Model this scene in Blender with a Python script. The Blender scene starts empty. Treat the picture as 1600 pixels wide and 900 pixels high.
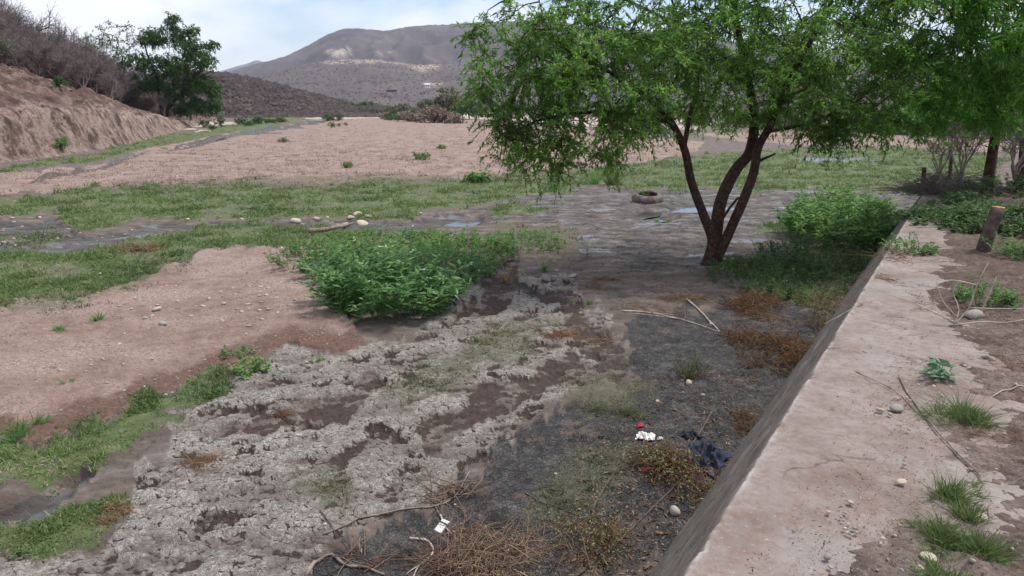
import bpy, math, random
import numpy as np
from mathutils import Vector

rng = np.random.default_rng(7)
random.seed(7)
SC = bpy.context.scene
COL = SC.collection
R = math.radians

# ------------------------------------------------------------------ camera
CZ = 2.9                                    # eye height above the riverbed
HFOV = 70.0
FPX = 800 / math.tan(R(HFOV / 2))           # focal length in photo pixels
PITCH = math.atan((450 - 165) / FPX)
cd = bpy.data.cameras.new('camera')
cam = bpy.data.objects.new('camera', cd)
COL.objects.link(cam)
cd.sensor_width = 36
cd.lens = 18 / math.tan(R(HFOV / 2))
cd.clip_start = 0.05
cd.clip_end = 20000
cam.location = (0, 0, CZ)
cam.rotation_euler = (R(90) - PITCH, 0, 0)
SC.camera = cam

# ------------------------------------------------------------------ sky, sun, exposure
SUN_EL, SUN_AZ = R(62), R(72)              # azimuth from +Y towards +X
wd = bpy.data.worlds.new('World')
SC.world = wd
wd.use_nodes = True
nt = wd.node_tree
nt.nodes.clear()
out = nt.nodes.new('ShaderNodeOutputWorld')
bg = nt.nodes.new('ShaderNodeBackground')
bg.inputs['Strength'].default_value = 0.095
sky = nt.nodes.new('ShaderNodeTexSky')
sky.sky_type = 'NISHITA'
sky.sun_disc = False
sky.sun_elevation = SUN_EL
sky.sun_rotation = SUN_AZ
sky.dust_density = 0.7
sky.ozone_density = 3.0
tc = nt.nodes.new('ShaderNodeTexCoord')
mp = nt.nodes.new('ShaderNodeMapping')
mp.inputs['Scale'].default_value = (1.0, 1.0, 2.6)
mp.inputs['Location'].default_value = (0.35, 0.1, 0.45)
nz = nt.nodes.new('ShaderNodeTexNoise')
nz.inputs['Scale'].default_value = 3.4
nz.inputs['Detail'].default_value = 7
nz.inputs['Roughness'].default_value = 0.52
nz.inputs['Distortion'].default_value = 0.25
cr = nt.nodes.new('ShaderNodeValToRGB')
cr.color_ramp.elements[0].position = 0.41
cr.color_ramp.elements[1].position = 0.58
cr.color_ramp.elements[0].color = (0.10, 0.10, 0.10, 1)
cr.color_ramp.elements[1].color = (0.97, 0.97, 0.97, 1)
mx = nt.nodes.new('ShaderNodeMix')
mx.data_type = 'RGBA'
mx.inputs[7].default_value = (7.2, 7.2, 7.5, 1)
L = nt.links.new
L(tc.outputs['Generated'], mp.inputs['Vector'])
L(mp.outputs[0], nz.inputs['Vector'])
L(nz.outputs['Fac'], cr.inputs[0])
L(cr.outputs[0], mx.inputs[0])
L(sky.outputs[0], mx.inputs[6])
L(mx.outputs[2], bg.inputs['Color'])
L(bg.outputs[0], out.inputs[0])

sl = bpy.data.lights.new('sun', 'SUN')
sl.energy = 2.1
sl.angle = R(10)
sl.color = (1.0, 0.95, 0.88)
sun = bpy.data.objects.new('sun', sl)
COL.objects.link(sun)
sdir = Vector((math.sin(SUN_AZ) * math.cos(SUN_EL), math.cos(SUN_AZ) * math.cos(SUN_EL), math.sin(SUN_EL)))
sun.rotation_euler = sdir.to_track_quat('Z', 'Y').to_euler()

SC.view_settings.view_transform = 'Standard'
SC.view_settings.look = 'None'
SC.view_settings.gamma = 1
SC.view_settings.exposure = 0.90
SC.cycles.max_bounces = 6
SC.cycles.diffuse_bounces = 3
SC.cycles.transparent_max_bounces = 8
SC.cycles.volume_bounces = 0

# ------------------------------------------------------------------ projection helpers (real points from the survey of the photo)
SP, CP = math.sin(PITCH), math.cos(PITCH)


def ray(px, py):
    x = (px - 800) / FPX
    y = (450 - py) / FPX
    return np.array([x, CP + y * SP, -SP + y * CP])


def at(px, py, z=0.0):
    d = ray(px, py)
    return np.array([0, 0, CZ]) + d * ((z - CZ) / d[2])


def atY(px, py, Y):
    d = ray(px, py)
    return np.array([0, 0, CZ]) + d * (Y / d[1])


def project(x, y, z):
    dep = np.maximum(y * CP - (z - CZ) * SP, 0.05)
    up = y * SP + (z - CZ) * CP
    return 800 + FPX * x / dep, 450 - FPX * up / dep


# ------------------------------------------------------------------ noise (numpy)
def h2(ix, iy, seed):
    n = (ix.astype(np.int64) * 374761393 + iy.astype(np.int64) * 668265263 + seed * 974634777) & 0xFFFFFFFF
    n = ((n ^ (n >> 13)) * 1274126177) & 0xFFFFFFFF
    return ((n ^ (n >> 16)) & 0xFFFFFF) / float(0xFFFFFF)


def perlin(x, y, seed=0):
    x0 = np.floor(x); y0 = np.floor(y)
    fx = x - x0; fy = y - y0
    x0 = x0.astype(np.int64); y0 = y0.astype(np.int64)
    u = fx * fx * fx * (fx * (fx * 6 - 15) + 10)
    v = fy * fy * fy * (fy * (fy * 6 - 15) + 10)

    def g(dx, dy):
        a = h2(x0 + dx, y0 + dy, seed) * (2 * np.pi)
        return np.cos(a) * (fx - dx) + np.sin(a) * (fy - dy)
    a = g(0, 0); b = g(1, 0); c = g(0, 1); d = g(1, 1)
    return 1.5 * ((a * (1 - u) + b * u) * (1 - v) + (c * (1 - u) + d * u) * v)


def fbm(x, y, octv=4, seed=0, rough=0.5):
    s = 0; a = 1.0; t = 0
    for i in range(octv):
        s = s + a * perlin(x * 2 ** i + 17.3 * i, y * 2 ** i - 9.1 * i, seed + i)
        t += a; a *= rough
    return s / t * 1.4


def worley(x, y, seed=0, ids=False):
    x0 = np.floor(x).astype(np.int64); y0 = np.floor(y).astype(np.int64)
    f1 = np.full(x.shape, 9.0); f2 = np.full(x.shape, 9.0); cid = np.zeros(x.shape)
    for dx in (-1, 0, 1):
        for dy in (-1, 0, 1):
            cx = x0 + dx; cy = y0 + dy
            d = np.hypot(cx + h2(cx, cy, seed) - x, cy + h2(cx, cy, seed + 5) - y)
            f2 = np.minimum(f2, np.maximum(f1, d))
            cid = np.where(d < f1, h2(cx, cy, seed + 9), cid)
            f1 = np.minimum(f1, d)
    return (f1, f2, cid) if ids else (f1, f2)


def ss(a, b, x):
    t = np.clip((x - a) / (b - a), 0, 1)
    return t * t * (3 - 2 * t)


def sdf(px, py, poly):
    """signed distance in survey units, positive inside"""
    P = np.array(poly, float)
    d = np.full(px.shape, 1e9); ins = np.zeros(px.shape, bool)
    n = len(P)
    for i in range(n):
        ax, ay = P[i]; bx, by = P[(i + 1) % n]
        ex, ey = bx - ax, by - ay
        wx, wy = px - ax, py - ay
        t = np.clip((wx * ex + wy * ey) / (ex * ex + ey * ey + 1e-9), 0, 1)
        d = np.minimum(d, (wx - ex * t) ** 2 + (wy - ey * t) ** 2)
        c = (ay > py) != (by > py)
        if ey != 0:
            ins ^= c & (px < ax + ex * (py - ay) / ey)
    d = np.sqrt(d)
    return np.where(ins, d, -d)


# ------------------------------------------------------------------ mesh helpers
def mk(name, V, F, mat=None, parent=None, smooth=True, attrs=None, kind=None):
    """V (n,3); F: int array (m,k) or a list of such arrays"""
    me = bpy.data.meshes.new(name)
    V = np.asarray(V, np.float32)
    Fs = F if isinstance(F, list) else [F]
    Fs = [np.asarray(f, np.int32) for f in Fs if len(f)]
    me.vertices.add(len(V))
    me.vertices.foreach_set('co', V.ravel())
    lv = np.concatenate([f.ravel() for f in Fs])
    tot = np.concatenate([np.full(len(f), f.shape[1], np.int32) for f in Fs])
    st = np.concatenate([[0], np.cumsum(tot)[:-1]]).astype(np.int32)
    me.loops.add(len(lv))
    me.loops.foreach_set('vertex_index', lv)
    me.polygons.add(len(tot))
    me.polygons.foreach_set('loop_start', st)
    me.polygons.foreach_set('use_smooth', np.full(len(tot), smooth))
    me.update(calc_edges=True)
    for k, a in (attrs or {}).items():
        a = np.asarray(a, np.float32)
        if a.ndim == 1:
            me.attributes.new(k, 'FLOAT', 'POINT').data.foreach_set('value', a)
        else:
            me.attributes.new(k, 'FLOAT_COLOR', 'POINT').data.foreach_set('color', a.ravel())
    o = bpy.data.objects.new(name, me)
    COL.objects.link(o)
    if mat:
        me.materials.append(mat)
    if parent:
        o.parent = parent
    if kind:
        o['kind'] = kind
    return o


def tag(o, label, cat, group=None):
    o['label'] = label; o['category'] = cat
    if group:
        o['group'] = group
    return o


def thing(name, loc, label, cat, group=None, rz=0.0):
    o = bpy.data.objects.new(name, None)
    o.empty_display_size = 0.1
    COL.objects.link(o)
    o.location = [float(c) for c in loc]
    o.rotation_euler = (0, 0, rz)
    return tag(o, label, cat, group)


def dup(o, parent=None):
    c = o.copy(); COL.objects.link(c)
    if parent:
        c.parent = parent
    for ch in list(o.children):
        dup(ch, c)
    return c


def unit(a):
    return a / (np.linalg.norm(a, axis=-1, keepdims=True) + 1e-9)


def tubes(P, Rd, sides=5, cap=True):
    """P (N,K,3) polylines, Rd (N,K) radii -> V, [quads, caps]"""
    P = np.asarray(P, float); Rd = np.asarray(Rd, float)
    N, K, _ = P.shape
    T = np.empty_like(P)
    T[:, 1:-1] = P[:, 2:] - P[:, :-2]
    T[:, 0] = P[:, 1] - P[:, 0]; T[:, -1] = P[:, -1] - P[:, -2]
    T = unit(T)
    m = unit(T.mean(axis=1))
    ref = np.where(np.abs(m[:, 2:3]) > 0.8, np.array([[1.0, 0, 0]]), np.array([[0, 0, 1.0]]))
    A = unit(np.cross(T, ref[:, None, :])); B = np.cross(T, A)
    an = np.arange(sides) * 2 * np.pi / sides
    V = (P[:, :, None, :] + Rd[:, :, None, None] *
         (np.cos(an)[None, None, :, None] * A[:, :, None, :] + np.sin(an)[None, None, :, None] * B[:, :, None, :]))
    idx = np.arange(N * K * sides).reshape(N, K, sides)
    a = idx[:, :-1, :]; b = np.roll(a, -1, axis=2); c = idx[:, 1:, :]; d = np.roll(c, -1, axis=2)
    Q = np.stack([a, b, d, c], -1).reshape(-1, 4)
    F = [Q]
    if cap and sides > 2:
        F.append(idx[:, -1, :]); F.append(idx[:, 0, ::-1])
    return V.reshape(-1, 3), F


def joinm(parts):
    Vs, Fs, o = [], {}, 0
    for V, F in parts:
        Vs.append(V)
        for f in (F if isinstance(F, list) else [F]):
            if len(f):
                Fs.setdefault(f.shape[1], []).append(np.asarray(f) + o)
        o += len(V)
    return np.concatenate(Vs), [np.concatenate(f) for f in Fs.values()]


def frames(D, roll):
    """columns side, dir, normal for direction vectors D"""
    D = unit(D)
    ref = np.where(np.abs(D[:, 2:3]) > 0.95, np.array([[1.0, 0, 0]]), np.array([[0, 0, 1.0]]))
    S = unit(np.cross(D, ref)); Nn = np.cross(S, D)
    c = np.cos(roll)[:, None]; s = np.sin(roll)[:, None]
    S2 = S * c + Nn * s; N2 = Nn * c - S * s
    return np.stack([S2, D, N2], -1)


def inst(TV, TF, M, P, scale):
    """place template at N frames"""
    TV = np.asarray(TV, float); N = len(P); k = len(TV)
    sc = scale if np.ndim(scale) == 2 else np.repeat(np.asarray(scale)[:, None], 3, 1)
    V = np.einsum('nij,nkj->nki', M, TV[None] * sc[:, None, :]) + P[:, None, :]
    F = (np.asarray(TF)[None] + (np.arange(N) * k)[:, None, None]).reshape(-1, np.asarray(TF).shape[1])
    return V.reshape(-1, 3), F


LEAF_V = [(0, 0, 0), (-.5, .42, -.06), (0, .45, .05), (.5, .42, -.06), (0, 1, -.12)]
LEAF_F = [(0, 3, 2), (0, 2, 1), (2, 3, 4), (1, 2, 4)]


LEAF2_V = [(0, 0, 0), (-.5, .42, -.08), (0, 1, -.06), (.5, .42, -.08)]
LEAF2_F = [(0, 3, 2), (0, 2, 1)]


def leaves2(P, D, roll, length, width):
    return inst(LEAF2_V, LEAF2_F, frames(D, roll), P, np.stack([width, length, length], 1))


def leaves(P, D, roll, length, width, droop=None):
    sc = np.stack([width, length, length], 1)
    return inst(LEAF_V, LEAF_F, frames(D, roll), P, sc)


def rdir(n, up=0.0):
    v = rng.normal(size=(n, 3)); v[:, 2] += up
    return unit(v)


# ------------------------------------------------------------------ materials
def nodes_of(name):
    m = bpy.data.materials.new(name)
    m.use_nodes = True
    t = m.node_tree
    return m, t, t.nodes['Principled BSDF'], t.nodes['Material Output']


def N(t, kind, **kw):
    n = t.nodes.new('ShaderNode' + kind)
    for k, v in kw.items():
        setattr(n, k, v)
    return n


def mixc(t, fac, a, b, mode='MIX'):
    n = N(t, 'Mix', data_type='RGBA', blend_type=mode)
    for i, v in ((0, fac), (6, a), (7, b)):
        if isinstance(v, bpy.types.NodeSocket):
            t.links.new(v, n.inputs[i])
        elif i == 0:
            n.inputs[0].default_value = v
        else:
            n.inputs[i].default_value = (*v, 1)
    return n.outputs[2]


def math_(t, op, a, b=None, c=None, clamp=False):
    n = N(t, 'Math', operation=op, use_clamp=clamp)
    for i, v in enumerate((a, b, c)):
        if v is None:
            continue
        if isinstance(v, bpy.types.NodeSocket):
            t.links.new(v, n.inputs[i])
        else:
            n.inputs[i].default_value = v
    return n.outputs[0]


def noise(t, scale, detail=4, rough=0.55, vec=None, dist=0.0):
    n = N(t, 'TexNoise')
    n.inputs['Scale'].default_value = scale
    n.inputs['Detail'].default_value = detail
    n.inputs['Roughness'].default_value = rough
    n.inputs['Distortion'].default_value = dist
    if vec is None:
        vec = N(t, 'TexCoord').outputs['Object']
    t.links.new(vec, n.inputs['Vector'])
    return n.outputs['Fac']


def ramp(t, fac, *stops):
    n = N(t, 'ValToRGB')
    e = n.color_ramp.elements
    while len(e) < len(stops):
        e.new(0.5)
    for i, (p, c) in enumerate(stops):
        e[i].position = p
        e[i].color = (*c, 1) if isinstance(c, tuple) else (c, c, c, 1)
    t.links.new(fac, n.inputs[0])
    return n.outputs[0]


def attr(t, name, out='Fac'):
    n = N(t, 'Attribute', attribute_name=name)
    return n.outputs[out]


def bump(t, b, height, strength=0.5, dist=0.02):
    n = N(t, 'Bump')
    n.inputs['Strength'].default_value = strength
    n.inputs['Distance'].default_value = dist
    t.links.new(height, n.inputs['Height'])
    t.links.new(n.outputs[0], b.inputs['Normal'])


def solid(name, c1, c2, scale=8, rough=0.85, bmp=0.4, bdist=0.01, detail=5, lo=0.35, hi=0.65):
    m, t, b, o = nodes_of(name)
    f = noise(t, scale, detail)
    t.links.new(ramp(t, f, (lo, c1), (hi, c2)), b.inputs['Base Color'])
    b.inputs['Roughness'].default_value = rough
    b.inputs['Specular IOR Level'].default_value = 0.25
    if bmp:
        bump(t, b, noise(t, scale * 3, 6), bmp, bdist)
    return m


def leafmat(name, dark, light, trans=0.35, rough=0.55, spec=0.3):
    """leaf colour varies from leaf to leaf through the attribute tint"""
    m, t, b, o = nodes_of(name)
    col = mixc(t, attr(t, 'tint'), dark, light)
    t.links.new(col, b.inputs['Base Color'])
    b.inputs['Roughness'].default_value = rough
    b.inputs['Specular IOR Level'].default_value = spec
    tr = N(t, 'BsdfTranslucent')
    t.links.new(mixc(t, 0.5, col, light), tr.inputs['Color'])
    ms = N(t, 'MixShader')
    ms.inputs[0].default_value = trans
    t.links.new(b.outputs[0], ms.inputs[1]); t.links.new(tr.outputs[0], ms.inputs[2])
    t.links.new(ms.outputs[0], o.inputs[0])
    return m


M_BARK = solid('bark_brown', (.030, .017, .013), (.095, .055, .042), 14, .9, .9, .02)
M_TWIG = solid('twig_dark', (.03, .02, .016), (.07, .05, .04), 20, .9, 0)
M_STICK = solid('dead_stick', (.13, .10, .08), (.30, .25, .21), 12, .85, .4)
M_STICKD = solid('dead_stick_dark', (.05, .038, .032), (.13, .10, .085), 12, .9, .4)
M_STICKP = solid('bleached_stick', (.30, .25, .20), (.52, .45, .38), 12, .85, .4)
M_DRYTWIG = solid('dry_shrub_twig', (.12, .096, .094), (.25, .205, .195), 1.2, .9, 0)
M_PALEBARK = solid('pale_bark', (.20, .16, .14), (.36, .31, .27), 5, .9, .3)
M_STONE = solid('river_stone', (.30, .25, .21), (.50, .44, .38), 7, .8, .4)
M_STONEG = solid('grey_stone', (.20, .18, .165), (.40, .37, .34), 7, .8, .5)
M_PEBBLE = solid('pebble', (.26, .19, .165), (.46, .38, .33), 3, .85, .3)
L_TREE = leafmat('mesquite_leaf', (.040, .105, .020), (.26, .49, .085), .55)
L_TREE2 = leafmat('overhang_leaf', (.046, .135, .024), (.21, .46, .07), .55)
L_BANK = leafmat('bank_tree_leaf', (.020, .056, .014), (.105, .22, .045), .35)
L_FAR = leafmat('far_bush_leaf', (.035, .07, .025), (.12, .20, .06), .3)
L_OLIVE = leafmat('olive_bush_leaf', (.075, .085, .045), (.20, .20, .11), .3)
L_DRYB = leafmat('dry_bush_leaf', (.15, .11, .09), (.33, .245, .20), .2)
L_BROAD = leafmat('broad_leaf', (.038, .11, .028), (.21, .39, .125), .38, .38)
L_HERB = leafmat('herb_leaf', (.040, .11, .024), (.19, .36, .085), .35)
L_DARK = leafmat('shade_weed_leaf', (.022, .055, .016), (.10, .19, .05), .3)
L_GRASS = leafmat('turf_grass', (.040, .086, .024), (.22, .295, .105), .35)
L_STRAW = leafmat('straw_stubble', (.20, .145, .115), (.46, .37, .30), .2, .85)
L_DRY = leafmat('dry_grass', (.15, .075, .04), (.40, .26, .14), .25, .8)
L_OLGR = leafmat('olive_grass', (.05, .065, .028), (.17, .18, .075), .25, .7)
L_FLOWER = leafmat('white_petal', (.7, .7, .68), (.85, .85, .82), .2)
L_PALE = leafmat('pale_broad_leaf', (.07, .15, .085), (.17, .29, .17), .25, .6)

# ------------------------------------------------------------------ survey of the riverbed: which stuff lies where
Z_SAND = [
    [(-700, 300), (120, 262), (250, 232), (330, 214), (430, 197), (500, 186), (580, 181), (720, 186), (900, 200), (1080, 225), (1080, 243),
     (1000, 258), (850, 268), (700, 283), (440, 292), (280, 285), (120, 296), (-700, 306)],
    [(-900, 500), (0, 484), (100, 468), (230, 440), (330, 402), (440, 390), (490, 430), (520, 480), (556, 512), (520, 548), (420, 565),
     (330, 600), (250, 622), (100, 660), (0, 672), (-900, 690)],
    [(1100, 212), (1260, 203), (1400, 203), (1560, 208), (1700, 215), (1700, 240), (1560, 238), (1450, 233), (1300, 226), (1180, 228)]]
Z_PALE = [[(430, 184), (500, 177), (640, 174), (800, 176), (1000, 184), (1100, 190), (1100, 205), (950, 200), (800, 188), (640, 183), (520, 187)],
          [(285, 206), (310, 192), (345, 188), (400, 196), (372, 203), (330, 206)]]
Z_GRASS = [
    [(-900, 312), (0, 308), (150, 290), (440, 294), (700, 286), (860, 270), (1000, 260), (1180, 236), (1300, 229), (1500, 236), (1600, 245), (1500, 300),
     (1310, 300), (1180, 296), (1000, 298), (830, 303), (740, 326), (640, 336), (520, 338), (330, 346), (190, 343), (60, 330), (-900, 345)],
    [(-900, 420), (0, 396), (190, 376), (330, 354), (450, 353), (545, 356), (640, 350), (700, 362), (640, 400), (450, 392), (330, 404), (220, 438),
     (100, 468), (0, 482), (-900, 500)],
    [(-900, 700), (0, 676), (120, 655), (250, 622), (300, 604), (318, 636), (250, 672), (180, 694), (90, 715), (0, 752), (-900, 830)],
    [(-700, 870), (0, 838), (80, 795), (160, 760), (225, 752), (232, 776), (190, 812), (100, 850), (0, 866)],
    [(-700, 290), (0, 268), (120, 252), (250, 232), (380, 205), (470, 188), (500, 180), (420, 182), (340, 200), (250, 212), (120, 244), (0, 262), (-700, 270)],
    [(1140, 350), (1260, 336), (1330, 340), (1360, 380), (1240, 372), (1150, 366)],
    [(1105, 400), (1180, 392), (1300, 390), (1370, 400), (1330, 470), (1240, 480), (1140, 440)],
    [(760, 330), (800, 318), (850, 322), (840, 332), (780, 338)],
    [(30, 362), (90, 348), (150, 352), (130, 370), (60, 378)]]
Z_THIN = [[(580, 590), (660, 545), (760, 500), (830, 478), (880, 500), (800, 545), (700, 590), (620, 618)],        # sparse olive weeds over mud
          [(880, 620), (960, 580), (1010, 600), (990, 660), (920, 680)],
          [(770, 345), (860, 345), (900, 380), (860, 395), (800, 390)],
          [(450, 770), (500, 735), (540, 745), (520, 790), (460, 800)],
          [(0, 470), (200, 420), (320, 395), (250, 450), (80, 500)],
          [(160, 285), (450, 276), (700, 278), (900, 262), (900, 290), (600, 300), (200, 300)],
          [(820, 800), (900, 700), (1000, 690), (1010, 780), (930, 850)]]
Z_WASH = [[(-900, 350), (0, 336), (100, 338), (200, 352), (330, 350), (450, 344), (560, 340), (740, 334), (770, 342), (700, 352), (560, 354), (450, 355),
           (330, 358), (200, 376), (100, 388), (0, 392), (-900, 410)],
          [(20, 285), (140, 255), (260, 235), (340, 214), (400, 203), (470, 190), (510, 186), (490, 192), (410, 209), (330, 222), (200, 248), (60, 283)],
          [(-700, 800), (0, 775), (80, 740), (150, 705), (200, 690), (170, 730), (90, 785), (0, 818), (-700, 840)],
          [(774, 372), (786, 370), (798, 388), (814, 404), (828, 422), (842, 440), (830, 446), (814, 428), (800, 410), (786, 394)]]
Z_DARK = [[(500, 880), (560, 830), (640, 770), (720, 745), (790, 690), (860, 655), (930, 645), (1000, 600), (960, 560), (960, 500), (1060, 470),
           (1200, 470), (1300, 500), (1300, 640), (1140, 800), (1000, 950), (480, 950)]]
Z_GREY = [[(740, 330), (830, 303), (1000, 298), (1200, 292), (1420, 296), (1420, 330), (1300, 338), (1180, 345), (1160, 380), (1280, 385), (1280, 400), (1100, 410), (1000, 420), (880, 395),
           (860, 345), (780, 345)]]
Z_CRUST = [[(250, 650), (330, 612), (430, 560), (550, 520), (640, 500), (710, 445), (800, 400), (880, 420), (960, 540), (960, 600), (850, 650), (700, 745), (560, 800), (500, 880),
            (430, 960), (-500, 1100), (-150, 890), (100, 855), (220, 800), (260, 690)]]
Z_RUT = [[(640, 640), (760, 590), (900, 560), (985, 600), (900, 610), (760, 640), (660, 690)],
         [(840, 440), (880, 450), (920, 500), (990, 560), (960, 590), (900, 530)],
         [(680, 490), (780, 440), (800, 380), (830, 390), (830, 440), (760, 480)],
         [(340, 690), (480, 640), (560, 570), (600, 575), (520, 650), (400, 720)]]
WATER = {'w_right': [(1035, 325), (1060, 317), (1120, 314), (1165, 317), (1150, 323), (1085, 327)],
         'w_right_long': [(1180, 320), (1235, 314), (1320, 319), (1330, 323), (1260, 322)],
         'w_right_near': [(1000, 340), (1030, 334), (1060, 335), (1040, 342)],
         'w_far_right': [(1225, 247), (1260, 241), (1330, 241), (1385, 247), (1390, 252), (1310, 250), (1250, 250)],
         'w_left': [(250, 238), (330, 219), (362, 207), (420, 196), (440, 195), (425, 202), (370, 212), (300, 230)],
         'w_far_left': [(478, 191), (500, 187), (520, 186), (505, 191), (485, 194)],
         'w_pool': [(690, 346), (715, 338), (748, 337), (752, 344), (720, 349)],
         'w_corner': [(-80, 822), (-10, 782), (60, 752), (110, 726), (128, 722), (100, 756), (40, 788), (-30, 822)],
         'w_mid': [(985, 330), (1010, 322), (1042, 324), (1030, 334), (1000, 338)]}


def zone(px, py, polys, soft):
    w = np.zeros(px.shape)
    for p in polys:
        w = np.maximum(w, ss(-1, 1, sdf(px, py, p) / soft))
    return w


BANK = np.array([(-30, -10), (-28, 10), (-26.0, 25), (-25.7, 37.1), (-27.2, 46.2), (-29.5, 58), (-33.5, 70), (-39, 87.3), (-47, 112), (-62, 160), (-80, 210)], float)


def fields(x, y):
    """all ground weights and the riverbed height at world points"""
    r = np.hypot(x, y)
    wa = 0.045 * np.clip(r, 3, 60)
    k = 1.6 / np.clip(r, 4, 80) ** 0.85
    wx = x + wa * (1.5 * fbm(x * k * 2, y * k * 2, 6, 11, .62))
    wy = y + wa * (3.0 * fbm(x * k * 2, y * k * 2, 6, 31, .62))
    px, py = project(wx, wy, np.zeros_like(x))
    soft = np.clip(14 * 8 / np.maximum(r, 4), 1.5, 14)
    f = {}
    soft2 = soft * (1 + 1.6 * ss(12, 25, r))
    f['sand'] = zone(px, py, Z_SAND, soft2)
    f['sandw'] = zone(px + 8, py + 26, Z_SAND[1:2], soft * 3)
    f['pale'] = zone(px, py, Z_PALE, soft * 1.0)
    f['grass'] = zone(px, py, Z_GRASS, soft2)
    f['thin'] = zone(px, py, Z_THIN, soft * 2)
    f['wash'] = zone(px, py, Z_WASH, soft * .8)
    f['dark'] = zone(px, py, Z_DARK, soft * 4)
    f['grey'] = zone(px, py, Z_GREY, soft)
    f['crust'] = zone(px, py, Z_CRUST, soft * 2)
    f['rut'] = zone(px, py, Z_RUT, soft * 1.2)
    px0, py0 = project(x + wa * .15 * fbm(x * k * 4, y * k * 4, 3, 12), y + wa * .3 * fbm(x * k * 4, y * k * 4, 3, 32), np.zeros_like(x))
    f['water'] = zone(px0, py0, list(WATER.values()), soft * .5)
    f['basin'] = zone(px0, py0, list(WATER.values()), soft * 1.2)
    nf = fbm(x * k * 14, y * k * 14, 4, 13, .65)
    for q in ('sand', 'grass', 'wash', 'dark', 'grey', 'crust', 'rut', 'pale'):
        w = f[q]
        f[q] = np.where((w > 0) & (w < 1), ss(.26, .74, w + .55 * nf * (1 if q in ('sand', 'grass', 'pale') else -1)), w)
    return f


def height(x, y, f):
    r = np.hypot(x, y)
    near = 1 - ss(14, 30, r)
    mud = np.clip(np.maximum.reduce([f['crust'], f['dark'] * .55, f['grey'] * .9, f['rut'], f['wash'] * .8, np.full_like(x, .5) * (r < 40)]) - f['sand'] - .6 * f['grass'], 0, 1)
    z = .05 * fbm(x * .35, y * .35, 4, 3)
    z = z + .06 * f['sand'] * (1 - .3 * ss(30, 60, r)) - .07 * f['wash'] - .085 * f['water'] - .03 * f['rut']
    # trampled mud: clods, hoof pits, streaks along the flow
    st = (x * .86 + y * .5, -x * .5 + y * .86)
    n1 = fbm(st[0] * 1.5, st[1] * 2.7, 5, 40, .58)
    n2 = fbm(x * 6, y * 6, 5, 50, .62)
    wx = st[0] + .10 * n2; wy = st[1] + .10 * n1 + .05 * n2
    a1, a2, ia = worley(wx * 2.8, wy * 4.4, 4, True)
    b1, b2, ib = worley(wx * 7.5 + .3 * n2, wy * 10.5, 8, True)
    plate = (ia - .5) * .022 * ss(.0, .10, a2 - a1) + (ib - .5) * .013 * ss(.0, .14, b2 - b1)
    n4 = fbm(st[0] * 2.2, st[1] * 3.6, 4, 88, .6)
    clod = .036 * n1 + .008 * n2 + plate - .026 * ss(.05, .5, n4)
    f1, f2, ip = worley(x * 1.9 + .5 * n1, y * 1.9 + .5 * n2, 24, True)
    pit = -.05 * (1 - ss(.08, .30, f1 + .07 * n2)) * (ip > .45)
    z = z + mud * (clod + pit)
    # shrinkage cracks in the drying mud
    c1, c2 = worley(x * 8.0 + .55 * n2, y * 8.0 + .55 * n1, 14)
    d1, d2 = worley(x * 17 + .5 * n2, y * 17 + .5 * n1, 15)
    crack = np.maximum((1 - ss(.015, .13, c2 - c1)), .6 * (1 - ss(.01, .12, d2 - d1))) * near
    cw = np.clip(np.maximum(mud - .3, .9 * f['dark'] * (1 - ss(.0, .5, n4 + .2 * n1))) , 0, 1) * (1 - f['sand']) * (1 - f['grass'])
    z = z - .012 * crack * cw
    dryn = .9 * n1 + .5 * n2 + .55 * (ia - .5) + .75 * (ib - .5) - .55 * ss(.05, .5, n4) - 1.2 * (pit < -.012)
    # sand bars: rough gravelly surface
    g = fbm(x * 4.5, y * 4.5, 5, 70, .65)
    z = z + f['sand'] * (.022 * g + .018 * np.maximum(0, fbm(x * 14, y * 14, 3, 75)) * near + .03 * fbm(x * .9, y * 1.4, 3, 78))
    z = z + .03 * f['grass'] * (fbm(x * 1.1, y * 1.1, 4, 80) + .6 * fbm(x * 3.5, y * 3.5, 3, 83))
    z = np.where(r < 90, np.maximum(z, -.122), z)
    z = z * (1 - f['basin']) + f['basin'] * (-.185 + .05 * n1 + .02 * n2)
    z = z + ss(120, 700, r) * 1.0
    return z, n1, n2, crack * cw, dryn


def ground_z(x, y):
    x = np.atleast_1d(np.asarray(x, float)); y = np.atleast_1d(np.asarray(y, float))
    return height(x, y, fields(x, y))[0]


def on_ground(px, py):
    p = at(px, py, 0.0)
    z = float(ground_z(p[0], p[1])[0])
    p = at(px, py, z)
    return np.array([p[0], p[1], float(ground_z(p[0], p[1])[0])])


# wall frame: origin, direction along the edge, normal to the right
W0 = np.array([.6247, 2.3128]); WU = unit(np.array([.5262, .8504])); WN = np.array([WU[1], -WU[0]])
WTOP = 1.25
WEND = 15.2


def su(x, y):
    return (x - W0[0]) * WU[0] + (y - W0[1]) * WU[1], (x - W0[0]) * WN[0] + (y - W0[1]) * WN[1]


def wxy(s, u):
    return W0[0] + s * WU[0] + u * WN[0], W0[1] + s * WU[1] + u * WN[1]


# ------------------------------------------------------------------ ground sheet
def grid_faces(nr, nc):
    i = np.arange(nr * nc).reshape(nr, nc)
    return np.stack([i[:-1, :-1], i[:-1, 1:], i[1:, 1:], i[1:, :-1]], -1).reshape(-1, 4)


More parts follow.
